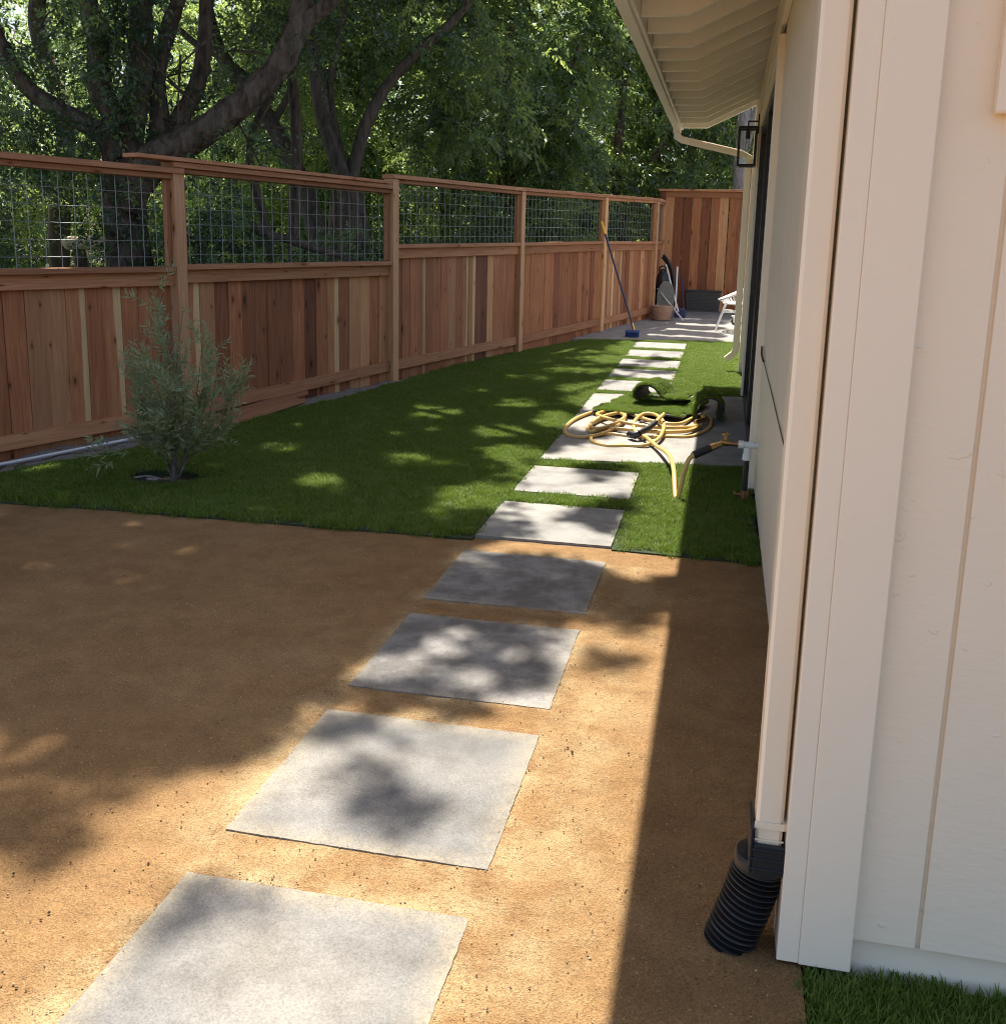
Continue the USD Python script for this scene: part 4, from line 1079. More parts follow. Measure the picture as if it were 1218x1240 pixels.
def sprig(seed, stem=0.32, twigs=5, per=7, l=0.062, w=0.024, spread=0.75, droop=0.35):
    g = np.random.default_rng(seed)
    V, F, k = [], [], 0

    def add_leaf(p, d):
        nonlocal k
        up = np.array([0, 0, 1.0]) + 0.55 * g.normal(size=3)
        R = rot_from(d, up)
        s = g.uniform(.7, 1.2)
        v, f = leaf_mesh(l * s, w * s, g.uniform(.1, .5), g.uniform(0, .3))
        V.append(v @ R.T + p); F.append(f + k); k += len(v)

    main = np.array([1.0, 0, 0.0])
    for t in range(twigs):
        a = (t + .5) / twigs
        p0 = main * stem * a + [0, 0, -droop * stem * a * a]
        side = g.uniform(0, 6.28)
        d = main * g.uniform(.3, .9) + spread * np.array([0, math.cos(side), math.sin(side)])
        d /= np.linalg.norm(d)
        L = stem * g.uniform(.35, .6)
        for j in range(per):
            b = (j + .6) / per
            p = p0 + d * L * b + [0, 0, -droop * L * b * b]
            ld = d * .55 + (np.cross(d, [0, 0, 1]) * (1 if j % 2 else -1)) * .9 + g.normal(size=3) * .3 + [0, 0, -droop]
            add_leaf(p, ld / np.linalg.norm(ld))
    return trimesh.Trimesh(np.vstack(V), np.vstack(F), process=False)


SPRIGS_ASH = [sprig(1, .36, 5, 7, .095, .036, .8, .5), sprig(2, .34, 5, 7, .10, .038, .8, .55), sprig(3, .38, 5, 8, .088, .034, .9, .4)]
SPRIGS_OVER = []
for _s in (21, 22, 23):
    _m = sprig(_s, .17, 6, 6, .072, .036, 1.0, .2); _m.vertices -= _m.vertices.mean(0); SPRIGS_OVER.append(_m)
SPRIGS_BAY = [sprig(11, .30, 6, 6, .070, .030, .9, .25), sprig(12, .34, 6, 6, .064, .030, .8, .3), sprig(13, .28, 5, 7, .060, .028, 1.0, .2)]


def clumps_in(region, n, per, spread, g, keep=None):
    """n clumps of `per` leafy sprays; region(g, n) samples clump centres."""
    c = region(g, n)
    if keep is not None:
        c = c[keep(c)]
    P = np.repeat(c, per, 0) + g.normal(size=(len(c) * per, 3)) * np.array([spread, spread, spread * .7])
    return P


def ellipsoid(center, radii, hollow=0.45):
    def f(g, n):
        d = g.normal(size=(n, 3)); d /= np.linalg.norm(d, axis=1, keepdims=True)
        r = (hollow ** 3 + (1 - hollow ** 3) * g.uniform(size=n)) ** (1 / 3)
        return np.array(center) + d * r[:, None] * np.array(radii)
    return f


def boxr(x0, x1, y0, y1, z0, z1):
    return lambda g, n: np.column_stack([g.uniform(x0, x1, n), g.uniform(y0, y1, n), g.uniform(z0, z1, n)])


def foliage(parent, P, mats, probs, sprigs, seed, scale=(0.8, 1.3), tilt=1.0, name='foliage'):
    g = np.random.default_rng(seed)
    protos, ms = [], []
    for m in mats:
        for s in sprigs:
            protos.append(s); ms.append(m)
    idx = g.choice(len(mats), len(P), p=probs) * len(sprigs) + g.integers(0, len(sprigs), len(P))
    return said(instancer(name, parent, protos, ms, P, rand_quat(len(P), g, tilt), g.uniform(*scale, len(P)), idx), kind='stuff')


def limbs(parent, name, lines, m, sides=12):
    out = []
    for k, (pts, r0, r1) in enumerate(lines):
        out.append(obj(name, smooth_tube(pts, r0, r1, sides, 14 if sides > 20 else 7, 0.07 if sides > 20 else 0.10, 50 + k), m, parent, smooth=True))
    return out


def not_in_yard(c):
    """Keeps low foliage behind the fence line."""
    fx = np.interp(c[:, 1], [p[1] for p in POSTS], [p[0] for p in POSTS], left=-4.6, right=-1.0)
    return (c[:, 0] < fx - 0.55) | (c[:, 1] > 17.3) | (c[:, 2] > 4.6)


def in_view(P, margin=15):
    d = P - np.array([0, 0, EYE])
    z = d @ _F
    u = 609 + FPX * (d @ _R) / np.maximum(z, 1e-3); v = PPY - FPX * (d @ _U) / np.maximum(z, 1e-3)
    return (z > 0) & (u > -margin) & (u < 1218 + margin) & (v > -margin) & (v < 1240 + margin)


# --- the great forked tree behind the second fence panel
TA = thing('great_tree', 'huge dark many-limbed tree rising behind the left fence panels', 'tree')
limbs(TA, 'trunk', [([(-5.42, 8.55, -.2), (-5.47, 8.62, .5), (-5.52, 8.68, 1.1), (-5.58, 8.75, 1.6), (-5.64, 8.84, 2.12), (-5.70, 8.9, 2.35)], .235, .165)], 'bark_brown', 40)
limbs(TA, 'limb', [
    ([(-5.66, 8.86, 2.1), (-5.73, 8.91, 2.4), (-5.88, 8.91, 2.65), (-5.95, 9.02, 3.2), (-6.12, 9.06, 3.6), (-6.3, 9.1, 4.4), (-6.4, 9.0, 5.6)], 0.131, 0.074),
    ([(-5.58, 8.8, 1.95), (-5.52, 8.85, 2.39), (-5.47, 8.97, 2.92), (-5.51, 9.07, 3.5), (-5.48, 9.17, 4.2), (-5.3, 9.2, 5.6), (-5.2, 9.0, 7.0)], 0.135, 0.070),
    ([(-5.52, 8.9, 1.75), (-5.38, 9.06, 2.27), (-5.43, 9.16, 2.81), (-5.34, 9.27, 3.27), (-5.2, 9.35, 3.7), (-4.9, 9.47, 4.8)], 0.104, 0.052),
    ([(-5.50, 8.95, 1.75), (-5.27, 9.18, 2.33), (-5.12, 9.29, 2.66), (-5.06, 9.38, 3.0), (-5.05, 9.49, 3.6), (-4.8, 9.3, 4.6), (-4.2, 8.6, 6.0)], 0.100, 0.048),
    ([(-5.48, 8.62, 1.55), (-5.30, 8.60, 1.88), (-5.12, 8.64, 2.03), (-4.93, 8.7, 2.12), (-4.66, 8.8, 2.31), (-4.38, 8.92, 2.56), (-4.12, 9.03, 2.85), (-3.99, 9.12, 3.16), (-3.95, 9.19, 3.5), (-3.8, 9.1, 4.3), (-3.4, 8.6, 5.4), (-2.8, 7.9, 6.6)], 0.161, 0.074),
    ([(-4.03, 9.09, 3.02), (-3.89, 9.16, 3.26), (-3.71, 9.23, 3.42), (-3.4, 9.3, 3.75), (-2.8, 9.4, 4.6), (-2.2, 9.3, 5.6)], 0.087, 0.044),
    ([(-5.56, 8.68, 1.98), (-5.67, 8.66, 2.17), (-5.88, 8.64, 2.3), (-6.2, 8.61, 2.46), (-6.46, 8.59, 2.66), (-6.66, 8.61, 2.96), (-6.82, 8.64, 3.3), (-6.97, 8.7, 3.9), (-7.2, 8.6, 5.0)], 0.100, 0.052),
    ([(-3.8, 9.1, 4.3), (-3.9, 8.0, 5.4), (-4.0, 6.6, 6.3), (-3.8, 5.2, 7.0)], 0.061, 0.026),
    ([(-2.8, 7.9, 6.6), (-2.9, 6.8, 7.2), (-3.2, 5.6, 7.6)], 0.052, 0.017),
    ([(-5.3, 9.2, 5.6), (-4.6, 10.0, 6.6), (-3.6, 11.0, 7.4), (-2.8, 12.2, 7.9)], 0.061, 0.026),
    ([(-2.8, 12.2, 7.9), (-2.4, 14.0, 8.3), (-2.4, 16.0, 8.8)], 0.026, 0.017),
    ([(-5.2, 9.0, 7.0), (-5.0, 7.0, 7.6), (-4.8, 5.0, 7.8)], 0.052, 0.017),
    ([(-6.3, 9.1, 4.4), (-7.0, 8.0, 5.2), (-7.2, 6.6, 5.8)], 0.044, 0.017),
], 'bark_brown', 32)
tg = np.random.default_rng(71)
tw = []
for k in range(26):
    a = np.array([tg.uniform(-7.2, -4.2), tg.uniform(8.9, 10.2), tg.uniform(2.0, 3.6)])
    d = tg.normal(size=3) * [1, .5, .7]; d /= np.linalg.norm(d)
    b = a + d * tg.uniform(.5, 1.3)
    tw.append(smooth_tube([a, (a + b) / 2 + tg.normal(size=3) * .08, b], .013, .004, 5, 4))
obj('twigs', cat_(*tw), 'bark_brown', TA, smooth=True)
g = np.random.default_rng(72)
low = clumps_in(boxr(-8.6, -4.4, 8.4, 10.6, 1.9, 4.6), 62, 8, .20, g, not_in_yard)
low = np.vstack([low, clumps_in(boxr(-8.6, -6.0, 8.4, 10.2, 1.6, 2.6), 26, 9, .2, g, not_in_yard), clumps_in(boxr(-4.6, -2.6, 9.5, 10.6, 3.15, 4.6), 20, 9, .22, g, not_in_yard)])
ivy = np.column_stack([np.interp(np.linspace(.2, 2.3, 90), [0, 1.1, 2.3], [-5.45, -5.52, -5.68]) + g.normal(size=90) * .17, 8.55 + g.normal(size=90) * .12, np.linspace(.2, 2.3, 90)])
stem = np.linspace(0, 1, 70)
ivy2 = np.column_stack([-5.5 + g.normal(size=70) * .11, 8.78 - .14 + g.normal(size=70) * .05, 2.2 + 1.3 * stem + g.normal(size=70) * .06])
front = clumps_in(boxr(-8.2, -5.9, 8.0, 8.6, 1.9, 3.1), 26, 8, .17, g, not_in_yard)
low = np.vstack([low, ivy, ivy2, front])

# overhead crown: it hangs over the fence and throws the dappled shade; thinner where the photo's ground lies in sun
SUNSPOTS = [  # (x, y, rx, ry, how much light) on the ground
    (-2.05, 7.10, .20, .22, 1), (-1.55, 7.65, .15, .18, 1), (-1.42, 6.55, .17, .20, 1), (-1.22, 5.95, .20, .20, 1), (-1.75, 5.60, .12, .14, .9), (-1.20, 4.85, .18, .28, 1), (-2.05, 4.95, .16, .13, 1), (-2.62, 5.65, .14, .12, .9), (-3.0, 5.95, .08, .08, .8), (-3.70, 4.78, .12, .10, 1), (-2.72, 6.40, .14, .12, .8),
    (-1.40, 9.6, .3, .22, 1), (-1.25, 10.6, .35, .2, 1), (-1.7, 9.0, .25, .16, 1), (-1.15, 8.6, .2, .3, 1), (-1.6, 11.2, .3, .2, 1), (-1.9, 10.2, .2, .15, 1), (-1.15, 7.1, .14, .3, 1), (-2.3, 9.0, .15, .12, .8), (-2.0, 8.2, .12, .1, .8),
    (-2.12, 3.72, .07, .04, .75), (-2.4, 3.68, .07, .04, .5), (-2.65, 3.95, .14, .05, .55), (-2.85, 4.05, .1, .04, .6), (-2.28, 3.28, .09, .06, .55), (-2.60, 2.62, .06, .06, .45), (-1.27, 3.05, .06, .05, .5), (-1.85, 2.85, .07, .05, .25), (-2.9, 3.4, .10, .05, .3), (-1.80, 2.03, .16, .06, .9), (-1.62, 2.16, .10, .04, .5),
    (-0.28, 4.0, .15, .12, 1), (-.30, 3.18, .09, .06, .8), (-0.42, 3.42, .08, .05, .6), (-0.72, 3.02, .17, .09, .8), (-.88, 2.80, .14, .11, .8), (-.75, 4.12, .22, .05, 1), (-.95, 3.95, .10, .07, .9), (-0.85, 3.12, .08, .07, .7), (-.62, 2.75, .10, .08, .6), (-.55, 3.75, .12, .03, .3)]
SHADESPOTS = [  # leafy shadows reaching out over the sunny near ground
    (-.93, 1.58, .085, .10, 1.0), (-.95, 2.36, .10, .04, .5), (-.86, 2.20, .12, .03, .45), (-.72, 2.06, .10, .03, .5), (-.60, 2.02, .07, .03, .45), (-.60, 2.30, .06, .04, .35), (-.74, 2.33, .05, .03, .35),
    (-1.46, 1.74, .13, .06, .7), (-1.62, 1.58, .10, .05, .55), (-1.30, 2.05, .12, .06, .7), (-1.55, 1.95, .2, .1, .9), (-1.16, 2.22, .09, .05, .6), (-1.78, 1.45, .09, .04, .4), (-1.38, 1.88, .07, .04, .6), (-.28, 3.00, .08, .05, .4), (-.45, 2.92, .08, .04, .4)]


def shade_wanted(x, y):
    """1 where the photograph's ground is shaded by leaves, 0 where it is sunny (soft, noisy border)."""
    nz = 0.5 * fbm(np.column_stack([x, y]), 1.9, 4, 15) + 0.35 * fbm(np.column_stack([x, y]), 5.0, 3, 16)
    bx_ = np.interp(y, [0.5, 1.6, 1.95, 2.2, 2.45, 2.8, 3.2, 3.35, 3.8, 4.1, 4.4, 6, 9, 12.5], [-2.2, -1.68, -1.45, -1.14, -1.10, -1.02, -.75, -.10, -.10, -.75, -1.0, -1.14, -1.22, -1.35])
    s = 1 / (1 + np.exp((x - bx_ - 0.22 * nz) / 0.045))
    path = (y > 4.2) & (y < 12.7)
    s = np.where(path & (x < -.42), np.maximum(s, (nz > 0.30) * 1.0), s)
    s = np.where((y > 12.7), np.where((y > 15.35) | (0.5 * nz + 0.5 * np.sin(y * 9 + x * 1.3) > -0.12), 1, 0), s)
    mott = (y > 2.55) & (y < 3.35) & (x > -1.1) & (x < -.45)
    s = np.where(mott, np.maximum(s, (nz > -0.12) * .75), s)
    fl = fbm(np.column_stack([x, y * .8]), 4.6, 2, 19) + .35 * fbm(np.column_stack([x, y]), 11.0, 2, 20)
    s = np.where((fl > .80) & (y > 4.2) & (y < 12.6), s * .12, s)
    for (cx, cy, rx, ry, much) in SUNSPOTS:
        dd = ((x - cx) / (rx + .05)) ** 2 + ((y - cy) / (ry + .07)) ** 2
        s = s * (1 - much * (1 - np.clip((dd - 0.8) / 0.4, 0, 1)))
    for (cx, cy, rx, ry, much) in SHADESPOTS:
        dd = ((x - cx) / rx) ** 2 + ((y - cy) / ry) ** 2
        s = np.maximum(s, much * np.clip(1.5 - dd, 0, 1) * (0.75 + .25 * nz))
    return s


g = np.random.default_rng(73)
n = 44000
cx, cy = g.uniform(-6.6, -0.02, n), g.uniform(1.0, 16.4, n)
H = g.uniform(5.2, 8.6, n) + 0.12 * np.maximum(cy - 9, 0) + np.interp(cy, [2.6, 4.2], [1.0, 0.0])
sw = shade_wanted(cx, cy)
keep = g.uniform(size=n) < sw
over = np.column_stack([cx + SUN_SLOPE[0] * H, cy + SUN_SLOPE[1] * H, gz(cy) + H])[keep]
over = over[~in_view(over, 60)]
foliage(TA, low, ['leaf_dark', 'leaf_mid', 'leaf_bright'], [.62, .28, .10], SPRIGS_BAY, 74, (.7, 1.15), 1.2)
foliage(TA, over, ['leaf_canopy', 'leaf_dark'], [.85, .15], SPRIGS_OVER, 75, (.75, 1.05), 0.8)

# --- leaning tree and forked tree further back
TB = thing('leaning_tree', 'pale-barked tree leaning left behind the great tree\'s right limb', 'tree')
limbs(TB, 'trunk', [([(-4.9, 12.2, -.1), (-5.0, 12.3, .5), (-5.14, 12.43, 1.18), (-5.35, 12.52, 1.81), (-5.52, 12.55, 2.17), (-5.85, 12.6, 2.72), (-6.2, 12.62, 3.2), (-6.53, 12.63, 3.56), (-6.75, 12.68, 4.08), (-6.87, 12.79, 4.9)], .145, .08)], 'bark_grey')
limbs(TB, 'limb', [([(-5.85, 12.6, 2.72), (-5.6, 12.7, 3.3), (-5.5, 12.8, 4.2)], .05, .03), ([(-6.53, 12.63, 3.56), (-7.1, 12.6, 3.9), (-7.8, 12.7, 4.8)], .05, .03)], 'bark_grey', 8)
g = np.random.default_rng(81)
foliage(TB, np.vstack([clumps_in(ellipsoid((-7.2, 13.6, 4.3), (2.6, 1.6, 1.9), .3), 95, 9, .24, g), clumps_in(ellipsoid((-5.6, 13.5, 6.0), (2.5, 2, 1.2), .3), 40, 9, .28, g)]), ['leaf_bright', 'leaf_mid', 'leaf_dark'], [.35, .45, .20], SPRIGS_BAY, 82, (.8, 1.25), 1.1)
TC = thing('forked_tree', 'slender grey tree forking in a V above the fence post, mid photo', 'tree')
limbs(TC, 'trunk', [([(-4.2, 11.3, -.1), (-4.28, 11.42, .5), (-4.34, 11.55, 1.11), (-4.42, 11.66, 1.75), (-4.47, 11.7, 2.0)], .20, .155)], 'bark_brown', 14)
limbs(TC, 'limb', [
    ([(-4.46, 11.68, 1.9), (-4.63, 11.72, 2.26), (-4.81, 11.78, 2.74), (-4.97, 11.89, 3.41), (-5.01, 12.0, 3.99), (-4.95, 12.13, 5.0)], .115, .06),
    ([(-4.44, 11.7, 1.9), (-4.41, 11.76, 2.22), (-4.27, 11.9, 2.77), (-4.03, 12.05, 3.21), (-3.69, 12.2, 3.59), (-3.38, 12.33, 3.89), (-2.9, 12.5, 4.5)], .085, .045),
    ([(-4.55, 11.75, 2.0), (-4.73, 11.89, 2.66), (-4.80, 11.96, 3.14), (-4.72, 12.09, 3.73), (-4.6, 12.22, 4.6)], .06, .035)], 'bark_grey')
g = np.random.default_rng(83)
foliage(TC, np.vstack([clumps_in(ellipsoid((-4.2, 13.0, 4.0), (1.9, 1.0, 1.7), .2), 58, 9, .24, g, not_in_yard), clumps_in(ellipsoid((-4.0, 13.4, 6.2), (2.2, 2, 1.2), .3), 40, 9, .28, g)]), ['leaf_mid', 'leaf_bright', 'leaf_dark'], [.5, .25, .25], SPRIGS_ASH, 84, (.75, 1.2), 1.1)

# --- the dense wall of trees right of them
for k, (x, y, zc, rx, ry, rz, n, label, pr, ms) in enumerate([
        (-3.5, 16.2, 3.7, 1.6, 1.3, 2.6, 105, 'dense dark tree directly behind the middle fence panels', [.38, .42, .20], ['leaf_bright', 'leaf_mid', 'leaf_dark']),
        (-2.0, 19.2, 4.0, 1.9, 1.6, 2.9, 125, 'bushy tree with glinting leaves left of the eave', [.34, .46, .20], ['leaf_bright', 'leaf_mid', 'leaf_dark']),
        (-0.75, 21.0, 4.0, 1.55, 1.5, 3.0, 115, 'dark green tree just left of the eave\'s gutter', [.24, .46, .30], ['leaf_bright', 'leaf_mid', 'leaf_dark']),
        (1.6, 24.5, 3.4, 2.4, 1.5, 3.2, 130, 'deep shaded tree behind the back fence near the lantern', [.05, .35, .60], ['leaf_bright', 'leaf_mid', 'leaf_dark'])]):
    T = thing('ash_tree', label, 'tree', group=None)
    limbs(T, 'trunk', [([(x, y, -.1), (x + .08, y + .1, 1.2), (x - .1, y, 2.6), (x, y, 4.6)], .16, .06)], 'bark_brown', 10)
    limbs(T, 'limb', [([(x - .05, y, 1.9), (x - .7, y - .2, 2.9), (x - 1.2, y, 4.0)], .06, .025), ([(x, y, 2.2), (x + .7, y + .1, 3.1), (x + 1.1, y - .2, 4.3)], .06, .025)], 'bark_brown', 8)
    g = np.random.default_rng(90 + k)
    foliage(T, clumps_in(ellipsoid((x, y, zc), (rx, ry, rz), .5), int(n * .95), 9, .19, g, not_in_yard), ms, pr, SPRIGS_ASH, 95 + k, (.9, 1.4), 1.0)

# --- far trees that close the view
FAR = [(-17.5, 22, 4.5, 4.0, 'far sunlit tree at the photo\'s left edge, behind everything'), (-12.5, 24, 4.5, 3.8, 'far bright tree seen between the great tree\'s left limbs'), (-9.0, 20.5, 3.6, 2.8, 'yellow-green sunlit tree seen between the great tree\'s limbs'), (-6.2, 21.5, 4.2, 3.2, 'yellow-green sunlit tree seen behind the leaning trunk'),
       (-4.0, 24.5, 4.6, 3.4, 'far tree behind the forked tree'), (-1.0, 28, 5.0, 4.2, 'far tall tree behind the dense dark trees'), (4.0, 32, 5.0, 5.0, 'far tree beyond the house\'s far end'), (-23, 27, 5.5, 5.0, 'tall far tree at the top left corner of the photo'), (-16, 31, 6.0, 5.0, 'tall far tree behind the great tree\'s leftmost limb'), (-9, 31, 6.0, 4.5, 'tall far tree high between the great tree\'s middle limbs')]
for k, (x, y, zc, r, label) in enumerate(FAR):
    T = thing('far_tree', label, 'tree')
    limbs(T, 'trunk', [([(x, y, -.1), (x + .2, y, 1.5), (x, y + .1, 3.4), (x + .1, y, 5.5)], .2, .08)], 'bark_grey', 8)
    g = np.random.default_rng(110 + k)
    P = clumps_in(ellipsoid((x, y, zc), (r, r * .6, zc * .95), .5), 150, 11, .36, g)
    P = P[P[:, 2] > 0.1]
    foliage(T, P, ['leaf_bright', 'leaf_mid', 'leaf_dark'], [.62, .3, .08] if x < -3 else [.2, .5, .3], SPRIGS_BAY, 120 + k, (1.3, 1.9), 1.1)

# --- undergrowth seen through the wire mesh
SHRUBS = [(-6.9, 8.0, .75, .8, .9, 'leafy shrub behind the wire mesh at the photo\'s left edge', 0), (-6.2, 7.7, .55, .45, .75, 'low shrub behind the first mesh panel, left of the great trunk', 1), (-4.75, 8.9, .75, .45, .85, 'ivy-dark shrub behind the mesh, right of the great trunk', 2), (-4.0, 9.7, .6, .45, .75, 'shrub behind the second mesh panel', 0),
          (-3.55, 11.2, .85, .5, 1.0, 'dark shrub behind the third mesh panel', 2), (-2.9, 12.6, .9, .5, 1.0, 'dark shrub behind the fourth mesh panel', 2), (-2.3, 14.6, .95, .45, 1.1, 'glossy shrub behind the fifth mesh panel', 1), (-2.1, 16.6, 1.1, .5, 1.2, 'dark shrub behind the fence corner', 2), (-8.6, 9.2, .8, .9, 1.0, 'bushy shrub far left behind the fence', 1), (-5.6, 11.2, .6, .6, .7, 'sunlit low shrub between the leaning and great trunks', 3)]
for k, (x, y, zc, r, rz, label, kind) in enumerate(SHRUBS):
    T = thing('shrub', label, 'shrub')
    g = np.random.default_rng(140 + k)
    st = []
    for j in range(6):
        a = g.uniform(0, 6.28)
        st.append(smooth_tube([(x, y, -.1), (x + .3 * r * math.cos(a), y + .3 * r * math.sin(a), zc * .7), (x + .7 * r * math.cos(a), y + .7 * r * math.sin(a), zc + rz * .5)], .014, .005, 5, 4))
    obj('stems', cat_(*st), 'bark_brown', T, smooth=True)
    P = clumps_in(ellipsoid((x, y, zc), (r, r, rz), .3), 46, 7, .13, g)
    P = P[P[:, 2] > 0.05]
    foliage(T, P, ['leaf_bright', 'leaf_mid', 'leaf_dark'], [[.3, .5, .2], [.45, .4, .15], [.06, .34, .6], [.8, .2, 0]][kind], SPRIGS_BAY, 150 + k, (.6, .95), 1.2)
# a hedge line that closes the view under the far crowns
for k, (x, y, label) in enumerate([(-25, 24, 'far hedge bush at the photo\'s left edge'), (-21, 23.5, 'far hedge bush left of the great trunk'), (-17, 24.5, 'far hedge bush just left of the great trunk, seen through mesh'), (-13.5, 25.5, 'far hedge bush right of the great trunk, seen through mesh'), (-10, 24.5, 'far hedge bush behind the leaning trunk'), (-6.5, 25.5, 'far hedge bush behind the forked tree'), (-3.5, 27, 'far hedge bush behind the middle dense trees'), (-.5, 26, 'far hedge bush behind the back fence')]):
    T = thing('hedge_bush', label, 'bush')
    g = np.random.default_rng(300 + k)
    obj('stem', smooth_tube([(x, y, -.2), (x + .1, y, 1.0), (x, y, 2.2)], .08, .03, 7), 'bark_brown', T, smooth=True)
    P = clumps_in(ellipsoid((x, y, 1.5), (2.4, 1.2, 1.9), .4), 70, 10, .32, g)
    foliage(T, P[P[:, 2] > .1], ['leaf_bright', 'leaf_mid', 'leaf_dark'], [.45, .4, .15], SPRIGS_BAY, 320 + k, (1.3, 1.9), 1.1)
# leafy ground cover beyond the fence
g = np.random.default_rng(165)
P = np.column_stack([g.uniform(-12, 1.5, 5200), g.uniform(5.0, 23.0, 5200), np.zeros(5200)])
P = P[not_in_yard(P)]
P[:, 2] = gz(P[:, 1]) + .03 + .10 * g.uniform(size=len(P)) + .12 * np.clip(fbm(P[:, :2], .9, 3, 12), 0, 1)
said(foliage(None, P, ['leaf_dark', 'leaf_mid', 'leaf_bright'], [.5, .35, .15], SPRIGS_BAY, 166, (.9, 1.4), .6, 'ground_cover'), 'low leafy ground cover under the trees beyond the fence', 'ground cover', kind='stuff')
# slim trunks between
for k, (x, y, r, h, label) in enumerate([(-5.0, 10.4, .055, 4.6, 'thin dark stem behind the second mesh panel, left one'), (-4.75, 10.7, .08, 4.6, 'dark stem behind the second mesh panel, thicker middle one'), (-7.6, 10.6, .13, 5.0, 'dark trunk far left behind the first mesh panel'), (-5.9, 14.8, .09, 5.2, 'slim far trunk seen left of the leaning tree')]):
    g = np.random.default_rng(170 + k)
    pts = [(x + .06 * g.normal(), y, -.1), (x + .06 * g.normal(), y, h * .25), (x + .12 * g.normal(), y, h * .5), (x + .2 * g.normal(), y, h * .75), (x + .3 * g.normal(), y, h)]
    said(obj('slim_trunk', smooth_tube(pts, r, r * .6, 9, 7, .08, k), 'bark_brown', smooth=True), label, 'trunk')
said(obj('fallen_branch', smooth_tube([(-4.42, 9.0, 1.42), (-4.25, 9.0, 1.33), (-4.04, 9.04, 1.29), (-3.84, 9.08, 1.22), (-3.6, 9.12, 1.16), (-3.35, 9.1, 1.05)], .05, .03, 9, 6, .12, 4), 'bark_brown', smooth=True), 'dark crooked branch lying across behind the second mesh panel', 'branch')
said(obj('log', smooth_tube([(-7.25, 10.2, 1.19), (-6.95, 10.15, 1.20), (-6.45, 10.1, 1.23)], .075, .07, 10, 6, .1, 9), 'pale_debris', smooth=True), 'pale cut log lying behind the first mesh panel', 'log')
said(obj('log_support', cat_(smooth_tube([(-7.1, 10.2, -.1), (-7.05, 10.2, .6), (-7.1, 10.2, 1.15)], .09, .07, 9, 5, .1, 2), smooth_tube([(-6.55, 10.15, -.1), (-6.5, 10.12, .6), (-6.52, 10.1, 1.15)], .09, .07, 9, 5, .1, 3)), 'bark_brown', smooth=True), 'dark stumps under the pale log behind the fence', 'stump')
BT = thing('bare_trunk', 'bleached bare grey trunk standing behind the back fence at the lantern', 'tree')
limbs(BT, 'trunk', [([(0.16, 18.3, -.1), (0.15, 18.3, 1.5), (0.14, 18.3, 2.3), (0.12, 18.3, 2.85), (0.13, 18.3, 3.4), (0.10, 18.3, 4.1)], .17, .09)], 'bark_pale', 12)
limbs(BT, 'limb', [([(0.19, 18.3, 3.0), (0.26, 18.3, 3.4), (0.33, 18.3, 3.72), (0.52, 18.3, 3.95)], .075, .03), ([(0.2, 18.3, 2.6), (0.36, 18.25, 2.8), (0.5, 18.2, 2.9)], .025, .012)], 'bark_pale', 8)
NB = thing('neighbour_house', 'dark grey neighbouring house gable beyond the back fence', 'house')
m = trimesh.creation.extrude_polygon(Polygon([(-1.2, 0), (4.5, 0), (4.5, 4.1), (1.65, 5.9), (-1.2, 4.1)]), 5.0)
v = m.vertices.copy()
obj('wall', trimesh.Trimesh(np.column_stack([v[:, 0], 27.6 + v[:, 2], v[:, 1]]), m.faces[:, ::-1], process=False), 'house_grey', NB)
for s in (-1, 1):
    a = math.atan2(1.8, 2.85)
    obj('roof', bar((1.65, 27.3, 6.0), (1.65 + s * 3.3, 27.3, 6.0 - 3.3 * math.tan(a)), 0.5, .12, (0, 0, 1)), 'roofing', NB)

# ------------------------------------------------------------------ olive sapling
OL = thing('olive_tree', 'young grey-green olive tree planted in the lawn before the fence', 'tree')
ox, oy = -2.83, 4.77
og = np.random.default_rng(200)
stems, spts = [], []
targets = [(-2.86, 4.78, 1.04), (-2.82, 4.80, 1.0), (-2.78, 4.84, .92), (-2.64, 4.78, .76), (-2.53, 4.74, .66), (-3.00, 4.74, .66), (-2.92, 4.88, .84), (-2.72, 4.66, .74), (-2.90, 4.64, .70), (-3.03, 4.82, .50), (-2.48, 4.86, .58), (-2.66, 4.92, .72), (-2.95, 4.70, .80), (-2.60, 4.70, .46), (-2.98, 4.68, .40), (-2.56, 4.88, .44), (-2.74, 4.60, .52), (-2.84, 4.90, .60)]
base = np.array([ox, oy, 0.0])
for k, t in enumerate(targets):
    t = np.array(t)
    b = base + [og.normal() * .012, og.normal() * .012, 0]
    fork = base + (t - base) * [.22, .22, 0.0] + [0, 0, .10 + .05 * og.uniform()]
    mid = base + (t - base) * [.72, .72, .52] + og.normal(size=3) * .02
    c = catmull([b, fork, mid, t], 8)
    stems.append(tube(c, np.linspace(.0075 if k < 4 else .0045, .0014, len(c)), 7))
    for i in range(9, len(c)):
        spts.append((c[i], c[min(i + 1, len(c) - 1)] - c[i - 1]))
trunk = smooth_tube([(ox, oy, -.03), (ox + .004, oy, .05), (ox - .002, oy, .12)], .020, .013, 10, 5, .1, 3)
obj('trunk', cat_(trunk, smooth_tube([(ox, oy, .0), (ox + .05, oy - .01, .07), (ox + .085, oy, .15)], .008, .005, 8, 5)), 'olive_bark', OL, smooth=True)
obj('stems', cat_(*stems), 'olive_bark', OL, smooth=True)


